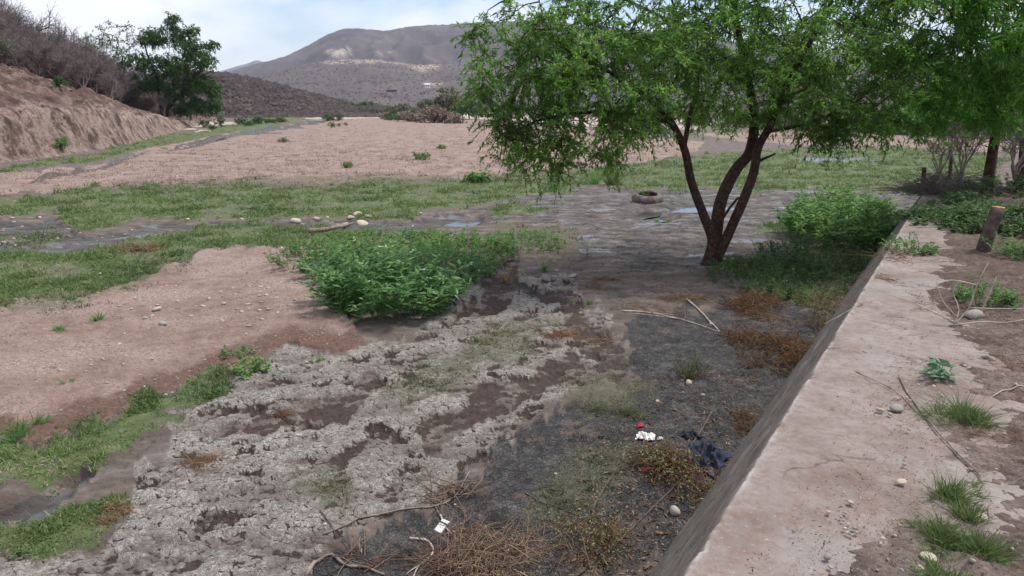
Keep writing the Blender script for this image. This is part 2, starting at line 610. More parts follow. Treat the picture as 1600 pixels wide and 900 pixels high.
def ground_material():
    m, t, b, o = nodes_of('riverbed_ground')
    lk = t.links.new
    pos = N(t, 'NewGeometry').outputs['Position']
    fm = N(t, 'Mapping')                       # coordinates along the flow, for streaks
    fm.inputs['Rotation'].default_value = (0, 0, R(-30)); fm.inputs['Scale'].default_value = (.5, 1, 1)
    lk(pos, fm.inputs['Vector']); flow = fm.outputs[0]

    def chan(name):
        n = N(t, 'Attribute', attribute_name=name); q = N(t, 'SeparateColor'); lk(n.outputs['Color'], q.inputs[0])
        return list(q.outputs) + [n.outputs['Alpha']]
    sand, grass, wet, red = chan('wA')
    crust, dark, pale, _ = chan('wB')
    grey, thin, moist_shade, _ = chan('wC')
    fine = noise(t, 26, 8, .72, pos)
    mid = noise(t, 5.0, 9, .68, pos)
    big = noise(t, .7, 5, .6, pos)
    stre = noise(t, 3.2, 10, .74, flow)
    strf = noise(t, 13, 8, .72, flow)

    def edge(mask, nz_, amp=1.0, w=.07):
        """broken, ragged border instead of a soft one"""
        v = math_(t, 'ADD', mask, math_(t, 'MULTIPLY', math_(t, 'SUBTRACT', nz_, .5), amp))
        return ramp(t, v, (.5 - w, 0.0), (.5 + w, 1.0))
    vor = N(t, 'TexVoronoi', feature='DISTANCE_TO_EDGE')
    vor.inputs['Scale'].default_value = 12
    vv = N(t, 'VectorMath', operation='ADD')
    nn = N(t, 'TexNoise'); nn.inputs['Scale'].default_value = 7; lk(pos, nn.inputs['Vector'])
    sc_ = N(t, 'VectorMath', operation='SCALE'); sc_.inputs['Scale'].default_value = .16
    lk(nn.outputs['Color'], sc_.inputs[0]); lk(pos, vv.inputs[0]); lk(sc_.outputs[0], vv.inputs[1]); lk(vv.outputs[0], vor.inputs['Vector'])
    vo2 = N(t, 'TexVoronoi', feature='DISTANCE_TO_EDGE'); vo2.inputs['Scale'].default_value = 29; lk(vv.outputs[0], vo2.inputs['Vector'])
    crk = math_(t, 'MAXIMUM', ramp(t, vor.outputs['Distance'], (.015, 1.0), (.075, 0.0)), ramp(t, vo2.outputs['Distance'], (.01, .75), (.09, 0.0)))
    # brown silt
    col = ramp(t, stre, (.30, (.058, .043, .036)), (.5, (.125, .098, .083)), (.70, (.24, .205, .180)))
    cmask = edge(crust, math_(t, 'ADD', math_(t, 'MULTIPLY', stre, .6), math_(t, 'MULTIPLY', strf, .4)), 1.9, .30)
    cru = ramp(t, fine, (.28, (.135, .115, .099)), (.46, (.30, .272, .243)), (.68, (.53, .495, .45)))
    cru = mixc(t, ramp(t, noise(t, 1.5, 8, .68, flow), (.45, 0.0), (.64, .65)), cru, ramp(t, strf, (.35, (.12, .10, .087)), (.65, (.27, .24, .215))))
    col = mixc(t, cmask, col, cru)
    # grey flats
    gmask = edge(grey, mid, .9)
    gre = ramp(t, stre, (.36, (.036, .031, .028)), (.5, (.092, .081, .073)), (.63, (.21, .188, .172)))
    col = mixc(t, gmask, col, gre)
    # black drying mud
    dmask = edge(dark, stre, 2.0, .22)
    drk = ramp(t, mid, (.32, (.027, .026, .027)), (.5, (.057, .054, .053)), (.66, (.12, .112, .105)))
    drk = mixc(t, math_(t, 'MULTIPLY', crk, ramp(t, mid, (.38, .75), (.62, .15))), drk, (.013, .012, .012))  # near-black crack lines, their shade put into the mud colour
    col = mixc(t, dmask, col, drk)
    # damp crumbly earth showing in pits and ruts, plus shade painted into the cracks
    mo = edge(moist_shade, strf, 1.1, .12)
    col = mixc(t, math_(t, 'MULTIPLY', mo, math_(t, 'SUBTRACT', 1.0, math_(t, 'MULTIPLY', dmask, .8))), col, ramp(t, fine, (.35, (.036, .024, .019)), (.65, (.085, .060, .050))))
    # pink gravelly sand
    sa = ramp(t, fine, (.30, (.145, .096, .079)), (.48, (.265, .190, .160)), (.70, (.44, .345, .30)))
    sa = mixc(t, ramp(t, big, (.42, 0.0), (.56, .8)), sa, ramp(t, mid, (.35, (.14, .086, .066)), (.65, (.27, .19, .155))))
    sa = mixc(t, ramp(t, noise(t, 11, 6, .7, pos), (.60, 0.0), (.68, .8)), sa, (.105, .066, .052))
    sa = mixc(t, edge(red, mid, 1.2, .2), sa, ramp(t, fine, (.35, (.075, .042, .031)), (.65, (.19, .115, .088))))
    smask = edge(sand, mid, .9)
    col = mixc(t, smask, col, sa)
    pl = ramp(t, mid, (.3, (.28, .23, .19)), (.7, (.48, .42, .365)))
    col = mixc(t, edge(pale, mid, .8), col, pl)
    # soil seen between the turf
    gr = ramp(t, noise(t, 4.0, 9, .75, pos), (.32, (.062, .058, .034)), (.48, (.085, .115, .042)), (.60, (.125, .155, .065)), (.74, (.21, .175, .12)))
    col = mixc(t, edge(grass, mid, 1.1), col, gr)
    th = ramp(t, fine, (.35, (.060, .062, .034)), (.65, (.135, .142, .075)))
    tf = edge(math_(t, 'MULTIPLY', thin, .62), strf, 1.5, .2)
    col = mixc(t, math_(t, 'MULTIPLY', tf, .8), col, th)
    # channel mud
    wmask = edge(wet, mid, .8)
    wc = ramp(t, stre, (.32, (.036, .033, .032)), (.5, (.080, .073, .068)), (.68, (.17, .155, .142)))
    col = mixc(t, wmask, col, wc)
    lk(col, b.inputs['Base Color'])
    # films of water stand on the grey and the channel mud
    film = math_(t, 'MULTIPLY', math_(t, 'MAXIMUM', wmask, math_(t, 'MULTIPLY', gmask, .9)), ramp(t, noise(t, 1.1, 8, .62, flow), (.55, 0.0), (.59, 1.0)))
    film = math_(t, 'MULTIPLY', film, math_(t, 'SUBTRACT', 1.0, grass))
    lk(math_(t, 'SUBTRACT', math_(t, 'SUBTRACT', .93, math_(t, 'MULTIPLY', film, .72)), math_(t, 'MULTIPLY', dmask, .28), clamp=True), b.inputs['Roughness'])
    b.inputs['Specular IOR Level'].default_value = .35
    h = math_(t, 'ADD', math_(t, 'MULTIPLY', fine, .55), math_(t, 'MULTIPLY', noise(t, 9, 9, .72, flow), 1.3))
    h = math_(t, 'SUBTRACT', h, math_(t, 'MULTIPLY', crk, math_(t, 'MAXIMUM', dmask, math_(t, 'MULTIPLY', cmask, .5))))
    h = math_(t, 'ADD', math_(t, 'MULTIPLY', h, math_(t, 'SUBTRACT', 1.0, math_(t, 'MULTIPLY', dmask, .45))), math_(t, 'MULTIPLY', cmask, .45))
    h = math_(t, 'MULTIPLY', h, math_(t, 'SUBTRACT', 1.0, math_(t, 'MULTIPLY', film, .85)))
    bump(t, b, h, .9, .035)
    return m


M_GROUND = ground_material()


def build_ground():
    inner = np.radians(np.linspace(-42, 42, 640))
    th = np.concatenate([np.radians(np.linspace(-68, -42.3, 50)), inner, np.radians(np.linspace(42.3, 68, 50))])
    ph = np.radians(np.concatenate([np.linspace(60, 40, 30, endpoint=False), np.linspace(40, 1.0, 450)]))
    rr = np.concatenate([CZ / np.tan(ph), np.geomspace(172, 1400, 60)])
    T, Rr = np.meshgrid(th, rr)
    x = (np.sin(T) * Rr).ravel(); y = (np.cos(T) * Rr).ravel()
    f = fields(x, y)
    z, n1, n2, crack, dryn = height(x, y, f)
    s, u = su(x, y)
    r = np.hypot(x, y)
    # sediment fillet against the wall foot
    cr = np.clip(f['crust'] * (1 - f['rut'] * .8), 0, 1)
    dry = ss(-.42, .30, dryn)
    cr = cr * (.42 + .50 * dry)
    edge = f['sand'] * (1 - ss(.1, 1.0, f['sandw'])) * (r < 20)
    moist_shade = np.clip(np.maximum.reduce([f['rut'] * ss(-.2, .4, -dryn + .2), 1.0 * crack, f['crust'] * .8 * (1 - ss(-.95, -.35, dryn))]), 0, 1) * (1 - f['grass'])  # damp ruts and crust; the crack term is painted shade
    dark = f['dark'] * (1 - .75 * ss(.1, .8, dryn))
    grass = np.clip(f['grass'] * (.55 + .6 * ss(-.4, .2, fbm(x * .8, y * .8, 4, 90))), 0, 1)
    wet = np.clip(np.maximum(f['wash'] * .9, f['water']), 0, 1)
    one = np.ones_like(x)
    wA = np.stack([f['sand'] * (1 - .85 * f['grass']), grass * (1 - .9 * wet), wet * (1 - .5 * f['grass']), edge], 1)
    wB = np.stack([cr * (1 - f['sand']), dark, f['pale'], one], 1)
    wC = np.stack([f['grey'], f['thin'], moist_shade, one], 1)
    F = grid_faces(len(rr), len(th))
    S = s[F].min(1); U = u[F].min(1)
    keep = ~((U > .3) & (S < 14.5) & (S > -30))
    F = F[keep]
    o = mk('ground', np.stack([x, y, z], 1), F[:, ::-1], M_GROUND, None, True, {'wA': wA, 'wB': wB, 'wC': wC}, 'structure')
    return o


build_ground()
# plain country beyond the surveyed sheet
M_PLAIN = solid('dry_plain', (.16, .12, .10), (.28, .22, .18), .02, .95, 0)
ang = np.linspace(0, 2 * np.pi, 65)[:-1]
pv = [(0, 0, -3.0)]
for rad, zz in ((60, -3.0), (600, -3.0), (2500, -1.5), (4300, -1.0)):
    pv += [(rad * math.cos(a), rad * math.sin(a), zz) for a in ang]
tri = [(0, 1 + i, 1 + (i + 1) % 64) for i in range(64)]
qd = [(1 + k * 64 + i, 1 + (k + 1) * 64 + i, 1 + (k + 1) * 64 + (i + 1) % 64, 1 + k * 64 + (i + 1) % 64) for k in range(3) for i in range(64)]
mk('plain', pv, [np.array(tri), np.array(qd)], M_PLAIN, None, True, None, 'structure')

# ------------------------------------------------------------------ water
mw, t, b, o = nodes_of('shallow_water')
b.inputs['Base Color'].default_value = (.05, .05, .045, 1)
b.inputs['Roughness'].default_value = .12
b.inputs['IOR'].default_value = 1.33
b.inputs['Specular IOR Level'].default_value = .9
bump(t, b, noise(t, 6, 3, .5), .08, .02)
for k, poly in WATER.items():
    if k == 'w_corner':           # only a wet bed there, no standing water
        continue
    P = np.array([at(px, py, -.06)[:2] for px, py in poly])
    c = P.mean(0)
    P = c + (P - c) * np.array([1.2, 1.35])
    for _ in range(3):
        Pn = np.roll(P, -1, 0)
        P = np.stack([.75 * P + .25 * Pn, .25 * P + .75 * Pn], 1).reshape(-1, 2)
    n = len(P)
    V = np.concatenate([np.c_[P, np.full(n, 0.0)], [[c[0], c[1], 0.0]]])
    V[:, 2] = -.135 + ss(120, 700, math.hypot(c[0], c[1]))
    mk('stream', V, np.array([(i, (i + 1) % n, n) for i in range(n)]), mw, None, True, None, 'structure')

# ------------------------------------------------------------------ left bank slope
def smooth_line(P, n):
    d = np.concatenate([[0], np.cumsum(np.hypot(*np.diff(P, axis=0).T))])
    q = np.linspace(0, d[-1], n)
    X = np.stack([np.interp(q, d, P[:, 0]), np.interp(q, d, P[:, 1])], 1)
    k = np.ones(41) / 41
    for _ in range(2):
        pad = np.concatenate([np.repeat(X[:1], 20, 0), X, np.repeat(X[-1:], 20, 0)])
        X = np.stack([np.convolve(pad[:, 0], k, 'valid'), np.convolve(pad[:, 1], k, 'valid')], 1)
    return X


BL = smooth_line(BANK, 520)
BT = unit(np.gradient(BL, axis=0))
BN = np.stack([-BT[:, 1], BT[:, 0]], 1)            # to the left of travel


def bank_h(x, y, u):
    Y = y
    H = np.interp(Y, [0, 35, 50, 65, 80, 95, 112, 150, 220], [1, 1, .96, .84, .64, .42, .22, .12, .05])
    prof = 2.1 * ss(.0, 1.3, u + .5 * fbm(x * .4, y * .4, 4, 113)) + .52 * np.clip(u, 0, 9) + .30 * np.clip(u - 9, 0, 14)
    ero = .6 * fbm(x * .22, y * .22, 4, 101) + .9 * (np.abs(fbm(x * .33, y * .33, 4, 107)) - .25) + .30 * fbm(x * .9, y * .9, 5, 103, .62)
    led = .22 * np.sign(np.sin(prof * 3.2 + 2 * fbm(x * .3, y * .3, 3, 109))) * np.abs(np.sin(prof * 3.2)) ** .5
    return H * (prof + (ero + .35 * led) * ss(-.2, 1.2, u)) - .25 * (1 - ss(-1.5, .3, u))


def build_bank():
    uu = np.concatenate([np.linspace(-1.4, 10, 120), np.linspace(10.3, 26, 36)])
    I, Uq = np.meshgrid(np.arange(len(BL)), uu, indexing='ij')
    x = BL[I, 0] + BN[I, 0] * Uq; y = BL[I, 1] + BN[I, 1] * Uq
    z = bank_h(x, y, Uq)
    m, t, b, o = nodes_of('red_bank_earth')
    pos = N(t, 'NewGeometry').outputs['Position']
    c = ramp(t, noise(t, .8, 10, .74, pos), (.40, (.040, .022, .017)), (.48, (.090, .051, .039)), (.55, (.145, .090, .072)), (.64, (.27, .19, .158)))
    c = mixc(t, math_(t, 'MULTIPLY', attr(t, 'low'), ramp(t, noise(t, .9, 9, .7, pos), (.44, 0.0), (.54, .85))), c, ramp(t, noise(t, 5, 6, .7, pos), (.35, (.23, .16, .13)), (.65, (.40, .31, .265))))
    c = mixc(t, ramp(t, noise(t, 2.4, 8, .72, pos), (.54, 0.0), (.62, .8)), c, (.060, .038, .030))
    t.links.new(c, b.inputs['Base Color'])
    b.inputs['Roughness'].default_value = .95
    bump(t, b, noise(t, 2.5, 8, .7, pos), .9, .3)
    low = (1 - ss(1.0, 3.0, Uq)).ravel()
    mk('riverbank', np.stack([x, y, z], -1).reshape(-1, 3), grid_faces(len(BL), len(uu)), m, None, True, {'low': low}, 'structure')


build_bank()


def bank_pt(px, Yguess, u):
    """point on the bank at survey column px, u metres in from the foot"""
    pts = BL + BN * u
    a = pts[:, 0] / (pts[:, 1] * CP + 1e-6)
    tgt = (px - 800) / FPX
    ok = pts[:, 1] > 20
    i = np.argmin(np.where(ok, np.abs(a - tgt), 9))
    x, y = pts[i]
    return np.array([x, y, float(bank_h(np.array([x]), np.array([y]), np.array([u]))[0])])


# ------------------------------------------------------------------ hills
def hill_material(name, a, b_, c_, sc, scar=True):
    m, t, b, o = nodes_of(name)
    pos = N(t, 'NewGeometry').outputs['Position']
    c = ramp(t, noise(t, sc, 7, .62, pos), (.34, a), (.52, b_), (.68, c_))
    c = mixc(t, ramp(t, noise(t, sc * 14, 9, .72, pos), (.46, 0.0), (.66, .45)), c, tuple(v * .7 for v in a))
    if scar:
        c = mixc(t, math_(t, 'MULTIPLY', attr(t, 'scar'), ramp(t, noise(t, sc * 3, 5, .65, pos), (.40, 0.0), (.56, 1.0))), c, (.36, .29, .225))
    t.links.new(c, b.inputs['Base Color'])
    b.inputs['Roughness'].default_value = .95
    bump(t, b, noise(t, sc * 5, 6, .65, pos), .3, .6 / sc * .03)
    return m


def hill(name, sil, dist, front, back, mat, base=-1.0, na=420, ns=70, rough=.08, gully=.18, scars=(), freq=1.0, az_noise=0.0):
    """sil: crest points in survey pixels; the hill is a full ridge rising from `front` to `dist` and falling to `back`"""
    S = np.array(sil, float)
    az, hh = [], []
    for px, py in S:
        d = ray(px, py)
        az.append(math.atan2(d[0], d[1])); hh.append(CZ + dist * d[2] / math.hypot(d[0], d[1]))
    A = np.linspace(az[0], az[-1], na)
    Hc = np.interp(A, az, hh)
    kk = np.ones(9) / 9
    Hc = np.convolve(np.pad(Hc, 4, mode='edge'), kk, 'valid')
    Hc = Hc + rough * 12 * fbm(A * 60 * freq, A * 0, 5, 140, .6)[...] * dist / 2500
    tt = np.concatenate([np.linspace(0, 1, ns), np.linspace(1, 2, 14)[1:]])
    Tq, Aq = np.meshgrid(tt, A, indexing='ij')
    D = np.where(Tq <= 1, front + (dist - front) * Tq, dist + (back - dist) * (Tq - 1))
    prof = np.where(Tq <= 1, np.sin(np.clip(Tq, 0, 1) * np.pi / 2) ** 1.15 * .35 + .65 * ss(0, 1, Tq), 1 - ss(1, 2, Tq))
    x = np.sin(Aq) * D; y = np.cos(Aq) * D
    Hq = np.broadcast_to(Hc, Tq.shape)
    k = 1 / (dist * .09) * freq
    g = np.abs(fbm(x * k, y * k * .45, 5, 150, .55))
    z = base + (Hq - base) * prof - (Hq - base) * gully * g * np.clip(np.sin(np.clip(Tq, 0, 1) * np.pi), 0, 1) ** .7
    sc = np.zeros(Tq.shape)
    pxx, pyy = project(x, y, z)
    for p in scars:
        sc = np.maximum(sc, ss(-3, 3, sdf(pxx.ravel(), pyy.ravel(), p).reshape(Tq.shape)))
    o = mk(name, np.stack([x, y, z], -1).reshape(-1, 3), grid_faces(len(tt), na)[:, ::-1], mat, None, True, {'scar': sc.ravel()}, 'structure')
    return np.stack([x, y, z], -1), Tq


M_HFAR = hill_material('far_range', (.10, .10, .10), (.13, .12, .12), (.15, .14, .13), .003, False)
M_HMTN = hill_material('mountain_scrub', (.046, .036, .038), (.074, .058, .058), (.11, .088, .082), .007)
M_HFRONT = hill_material('foothill_scrub', (.056, .044, .044), (.082, .066, .063), (.115, .094, .085), .013)
M_HRIDGE = hill_material('ridge_scrub', (.075, .060, .056), (.125, .10, .092), (.22, .175, .15), .06)
hill('far_mountain', [(300, 130), (340, 112), (372, 103), (388, 99), (399, 94), (408, 95), (420, 100), (450, 112), (520, 125)], 4700, 3900, 5300, M_HFAR, na=160, ns=30)
hill('mountain', [(-500, 60), (-200, 90), (100, 122), (300, 122), (345, 118), (380, 106), (440, 92), (485, 72), (515, 53), (540, 46), (565, 48), (600, 51), (640, 44), (690, 41),
                  (730, 38), (800, 36), (900, 40), (1050, 55), (1250, 80), (1500, 95), (1800, 80), (2100, 70)], 2600, 1250, 3600, M_HMTN, na=520, ns=84, gully=.30, freq=1.5,
     scars=[[(505, 78), (545, 74), (552, 84), (520, 88)], [(585, 82), (620, 80), (620, 86), (590, 88)]])
FRONT, FT = hill('foothill', [(-500, 120), (100, 140), (330, 135), (400, 122), (455, 108), (490, 99), (530, 95), (580, 94), (630, 98), (680, 103), (740, 101), (800, 108), (900, 118),
                 (1100, 125), (1400, 120), (1800, 115), (2100, 110)], 1300, 520, 2000, M_HFRONT, na=480, ns=64,
     scars=[[(500, 97), (540, 93), (590, 93), (640, 97), (640, 101), (580, 98), (510, 101)], [(630, 104), (684, 99), (690, 106), (660, 111)],
            [(660, 130), (690, 128), (690, 134), (660, 136)]])
RIDGE, RT = hill('ridge', [(-100, 135), (150, 128), (290, 117), (345, 117), (400, 128), (450, 140), (490, 150), (520, 158), (550, 166), (600, 172)], 330, 190, 480, M_HRIDGE,
                 na=420, ns=70, gully=.22, scars=[[(395, 150), (420, 148), (425, 160), (400, 164)], [(480, 155), (500, 158), (500, 172), (478, 172)]])

# ------------------------------------------------------------------ retaining wall
mwall, t, b, o = nodes_of('weathered_concrete')
pos = N(t, 'NewGeometry').outputs['Position']
c = ramp(t, noise(t, 1.6, 7, .65, pos), (.32, (.145, .106, .090)), (.48, (.225, .183, .164)), (.70, (.31, .275, .255)))
c = mixc(t, ramp(t, noise(t, 16, 5, .7, pos), (.45, 0.0), (.66, .7)), c, (.17, .105, .082))
c = mixc(t, ramp(t, noise(t, 1.3, 8, .62, pos, .4), (.52, 0.0), (.60, .55)), c, ramp(t, noise(t, 30, 6, .7, pos), (.3, (.215, .195, .182)), (.7, (.305, .28, .262))))
c = mixc(t, ramp(t, noise(t, 60, 3, .6, pos), (.62, 0.0), (.74, .6)), c, (.42, .39, .365))
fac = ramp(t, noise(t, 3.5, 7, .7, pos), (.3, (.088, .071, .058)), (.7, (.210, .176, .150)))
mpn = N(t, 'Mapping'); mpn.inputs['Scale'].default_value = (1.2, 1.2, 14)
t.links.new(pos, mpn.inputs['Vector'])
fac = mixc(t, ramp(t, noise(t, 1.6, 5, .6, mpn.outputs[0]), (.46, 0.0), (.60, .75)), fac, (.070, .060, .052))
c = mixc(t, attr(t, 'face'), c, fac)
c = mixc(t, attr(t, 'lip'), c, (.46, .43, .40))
t.links.new(c, b.inputs['Base Color'])
b.inputs['Roughness'].default_value = .92
vc = N(t, 'TexVoronoi', feature='DISTANCE_TO_EDGE'); vc.inputs['Scale'].default_value = .9
vd = N(t, 'VectorMath', operation='ADD'); vs = N(t, 'VectorMath', operation='SCALE'); vs.inputs['Scale'].default_value = .5
vn = N(t, 'TexNoise'); vn.inputs['Scale'].default_value = 2.5; vn.inputs['Detail'].default_value = 7
t.links.new(pos, vn.inputs['Vector']); t.links.new(vn.outputs['Color'], vs.inputs[0]); t.links.new(pos, vd.inputs[0]); t.links.new(vs.outputs[0], vd.inputs[1]); t.links.new(vd.outputs[0], vc.inputs['Vector'])
crkw = math_(t, 'MULTIPLY', ramp(t, vc.outputs['Distance'], (.003, 1.0), (.010, 0.0)), ramp(t, noise(t, 1.1, 4, .6, pos), (.48, 0.0), (.58, .8)))
c = mixc(t, crkw, c, (.075, .055, .045))
t.links.new(c, b.inputs['Base Color'])
hh = math_(t, 'ADD', math_(t, 'MULTIPLY', noise(t, 70, 5, .7, pos), .6), noise(t, 14, 6, .6, pos))
bump(t, b, hh, .45, .015)


def build_wall():
    s = np.concatenate([np.linspace(-5, -.6, 60), np.linspace(-.55, 4.5, 340), np.linspace(4.53, 9, 150), np.linspace(9.08, WEND, 80)])
    top = np.concatenate([np.linspace(1.7, .5, 50), np.linspace(.475, .03, 20), [.018, .008]])
    fq = np.concatenate([[0, .012, .03], np.linspace(.06, 1.05, 44)])
    q = np.concatenate([top, -fq])
    S, Q = np.meshgrid(s, q, indexing='ij')
    chip = np.maximum(0, fbm(S * 2.3, S * 0 + 3, 7, 201, .72)) ** 1.5 * .05 + .010 * np.maximum(0, fbm(S * 23, S * 0 + 8, 4, 205, .7))
    u = np.where(Q >= 0, Q, Q * .71 + 0)
    z = np.where(Q >= 0, WTOP, WTOP + Q * 1.25)
    near = np.exp(-(Q / .05) ** 2)
    u = u + chip * near * (Q < .2)
    z = z - chip * near * .7
    x, y = wxy(S, u)
    n = fbm(x * 6, y * 6, 5, 210, .6)
    zt = np.where(Q >= 0, .008 * n + .010 * fbm(x * 1.2, y * 1.2, 3, 215), 0)
    # a shallow spalled step across the top
    zt = zt - np.where(Q > .02, .014 * ss(.0, .12, fbm(x * 1.1 + 3, y * 1.1, 4, 222)), 0)
    nf = np.where(Q < 0, .012 * fbm(S * 5, z * 5, 5, 230, .6) + .012 * (np.abs(z - .62 - .03 * fbm(S * .6, S * 0, 2, 8)) < .02), 0)
    x = x - WN[0] * nf; y = y - WN[1] * nf
    z = z + zt
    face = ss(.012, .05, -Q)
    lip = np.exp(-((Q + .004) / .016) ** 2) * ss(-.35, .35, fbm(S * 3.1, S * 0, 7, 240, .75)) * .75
    nr, nc = S.shape
    V = np.stack([x, y, z], -1).reshape(-1, 3)
    F = grid_faces(nr, nc)
    cap = np.arange(nr * nc).reshape(nr, nc)[-1]
    # end cap and hidden back
    ex, ey = wxy(WEND, 1.7)
    V = np.concatenate([V, [[ex, ey, -.2]]])
    tri = np.array([(cap[i], cap[i + 1], len(V) - 1) for i in range(nc - 1)])
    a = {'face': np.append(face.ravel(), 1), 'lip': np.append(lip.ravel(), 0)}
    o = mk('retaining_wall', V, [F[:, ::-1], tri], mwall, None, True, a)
    tag(o, 'long concrete retaining wall with chipped pale edge and sloping grey face at right', 'wall')


build_wall()

# ------------------------------------------------------------------ terrace behind the wall
def terr_h(s, u):
    x, y = wxy(s, u)
    edge = np.interp(s, [-5, -.3, .25, .6, .95, 1.3, 1.8, 2.6, 3.6, 4.6, 5.6, 9, 15], [.2, .22, .30, .55, .86, .92, .88, .80, .72, .62, .45, .45, .5]) + .10 * fbm(s * 1.5, s * 0 + 2, 4, 300)
    w = ss(-.22, .42, u - edge + .20 * fbm(x * 2.2, y * 2.2, 5, 305, .65))
    n = fbm(x * 3, y * 3, 5, 310, .6)
    fi = fbm(x * 14, y * 14, 4, 320, .6)
    z = WTOP - .035 + .055 * w + .034 * n * (.2 + w) + .018 * fi * (.15 + w) + .10 * ss(1.1, 3.5, u) + .03 * np.maximum(0, fbm(x * 1.1, y * 1.1, 3, 330)) * w
    z = z + .35 * ss(5, 16, s) * ss(.5, 3.0, u) + .25 * ss(2, 10, u)
    end = ss(15.0, 20.5 + 0 * u, s + .8 * fbm(u * .4, u * 0, 3, 333))
    z = z * (1 - end) - .25 * end
    return z


def terrace_pt(px, py):
    z = WTOP + .05
    for _ in range(6):
        p = at(px, py, z)
        s, u = su(p[0], p[1])
        z = max(float(terr_h(np.array([s]), np.array([max(u, .0)]))[0]), WTOP)
    return np.array([p[0], p[1], z])


def build_terrace():
    s = np.concatenate([np.linspace(-5, -.4, 50), np.linspace(-.38, 3.2, 200), np.linspace(3.23, 8, 120), np.linspace(8.08, 24, 90)])
    u = np.concatenate([np.linspace(.04, 2.2, 150), np.linspace(2.23, 6, 60), np.linspace(6.3, 30, 36)])
    S, U = np.meshgrid(s, u, indexing='ij')
    z = terr_h(S, U)
    x, y = wxy(S, U)
    m, t, b, o = nodes_of('terrace_earth')
    pos = N(t, 'NewGeometry').outputs['Position']
    c = ramp(t, noise(t, 2.3, 7, .65, pos), (.36, (.085, .052, .040)), (.5, (.175, .118, .096)), (.66, (.30, .23, .195)))
    c = mixc(t, ramp(t, noise(t, 18, 6, .7, pos), (.46, 0.0), (.70, .8)), c, (.40, .325, .28))
    c = mixc(t, ramp(t, noise(t, 30, 4, .6, pos, 1.5), (.56, 0.0), (.68, .75)), c, (.095, .062, .05))
    c = mixc(t, math_(t, 'MULTIPLY', attr(t, 'litter'), ramp(t, noise(t, 7, 6, .7, pos), (.35, .3), (.6, .95))), c, (.105, .068, .05))
    t.links.new(c, b.inputs['Base Color'])
    b.inputs['Roughness'].default_value = .95
    bump(t, b, math_(t, 'ADD', noise(t, 60, 5, .7, pos), math_(t, 'MULTIPLY', noise(t, 16, 8, .72, pos), 1.6)), 1.0, .03)
    lit = ss(3.2, 5.4, S + .6 * fbm(x * .8, y * .8, 4, 340)) * .9
    mk('terrace_ground', np.stack([x, y, z], -1).reshape(-1, 3), grid_faces(len(s), len(u))[:, ::-1], m, None, True, {'litter': lit.ravel()}, 'structure')


build_terrace()
# ------------------------------------------------------------------ trees
def tube1(path, rad, sides=9, sub=4, bark=0.0, seed=0):
    """one smooth tapered limb through the given points"""
    P = np.array(path, float); Rr = np.array(rad, float)
    n = len(P)
    q = np.linspace(0, n - 1, (n - 1) * sub + 1)
    i = np.clip(q.astype(int), 0, n - 2); f = (q - i)[:, None]
    p0 = P[np.clip(i - 1, 0, n - 1)]; p1 = P[i]; p2 = P[i + 1]; p3 = P[np.clip(i + 2, 0, n - 1)]
    C = .5 * ((2 * p1) + (-p0 + p2) * f + (2 * p0 - 5 * p1 + 4 * p2 - p3) * f ** 2 + (-p0 + 3 * p1 - 3 * p2 + p3) * f ** 3)
    rr = np.interp(q, np.arange(n), Rr)
    V, F = tubes(C[None], rr[None], sides)
    if bark:
        V = V + bark * rr.repeat(sides)[:, None] * rng.normal(size=V.shape) * .35
    return V, F, C, rr


def grow(seed_pts, targets, step=.28, sag=.15, upbias=.3, jitter=.05):
    """grow a branch from the nearest wood to each target; returns list of polylines (from wood to tip)"""
    W = np.array(seed_pts, float)
    Wd = np.zeros(len(W))
    d0 = np.array([np.min(np.linalg.norm(W - t, axis=1)) for t in targets])
    res = []
    for ti in np.argsort(d0):
        t = targets[ti]
        d = np.linalg.norm(W - t, axis=1) + .35 * Wd
        j = int(np.argmin(d)); a = W[j]
        ln = np.linalg.norm(t - a)
        n = max(3, int(ln / step) + 2)
        k = np.linspace(0, 1, n)[:, None]
        mid = (a + t) / 2 + np.array([0, 0, upbias * ln * .5]) + rng.normal(size=3) * ln * .10
        c = (1 - k) ** 2 * a + 2 * k * (1 - k) * mid + k ** 2 * t
        c[1:-1] += rng.normal(size=(n - 2, 3)) * jitter * min(ln, 1)
        res.append((c, Wd[j]))
        W = np.concatenate([W, c[1:]])
        Wd = np.concatenate([Wd, Wd[j] + k[1:, 0] * ln])
    return res


def branch_mesh(lines, rbase=.045, rtip=.006, sides=5):
    parts = []
    for c, d in lines:
        ln = np.linalg.norm(np.diff(c, axis=0), axis=1).sum()
        r0 = min(rbase, .007 + .013 * ln)
        V, F = tubes(c[None], np.linspace(r0, rtip, len(c))[None], sides)
        parts.append((V, F))
    return joinm(parts)


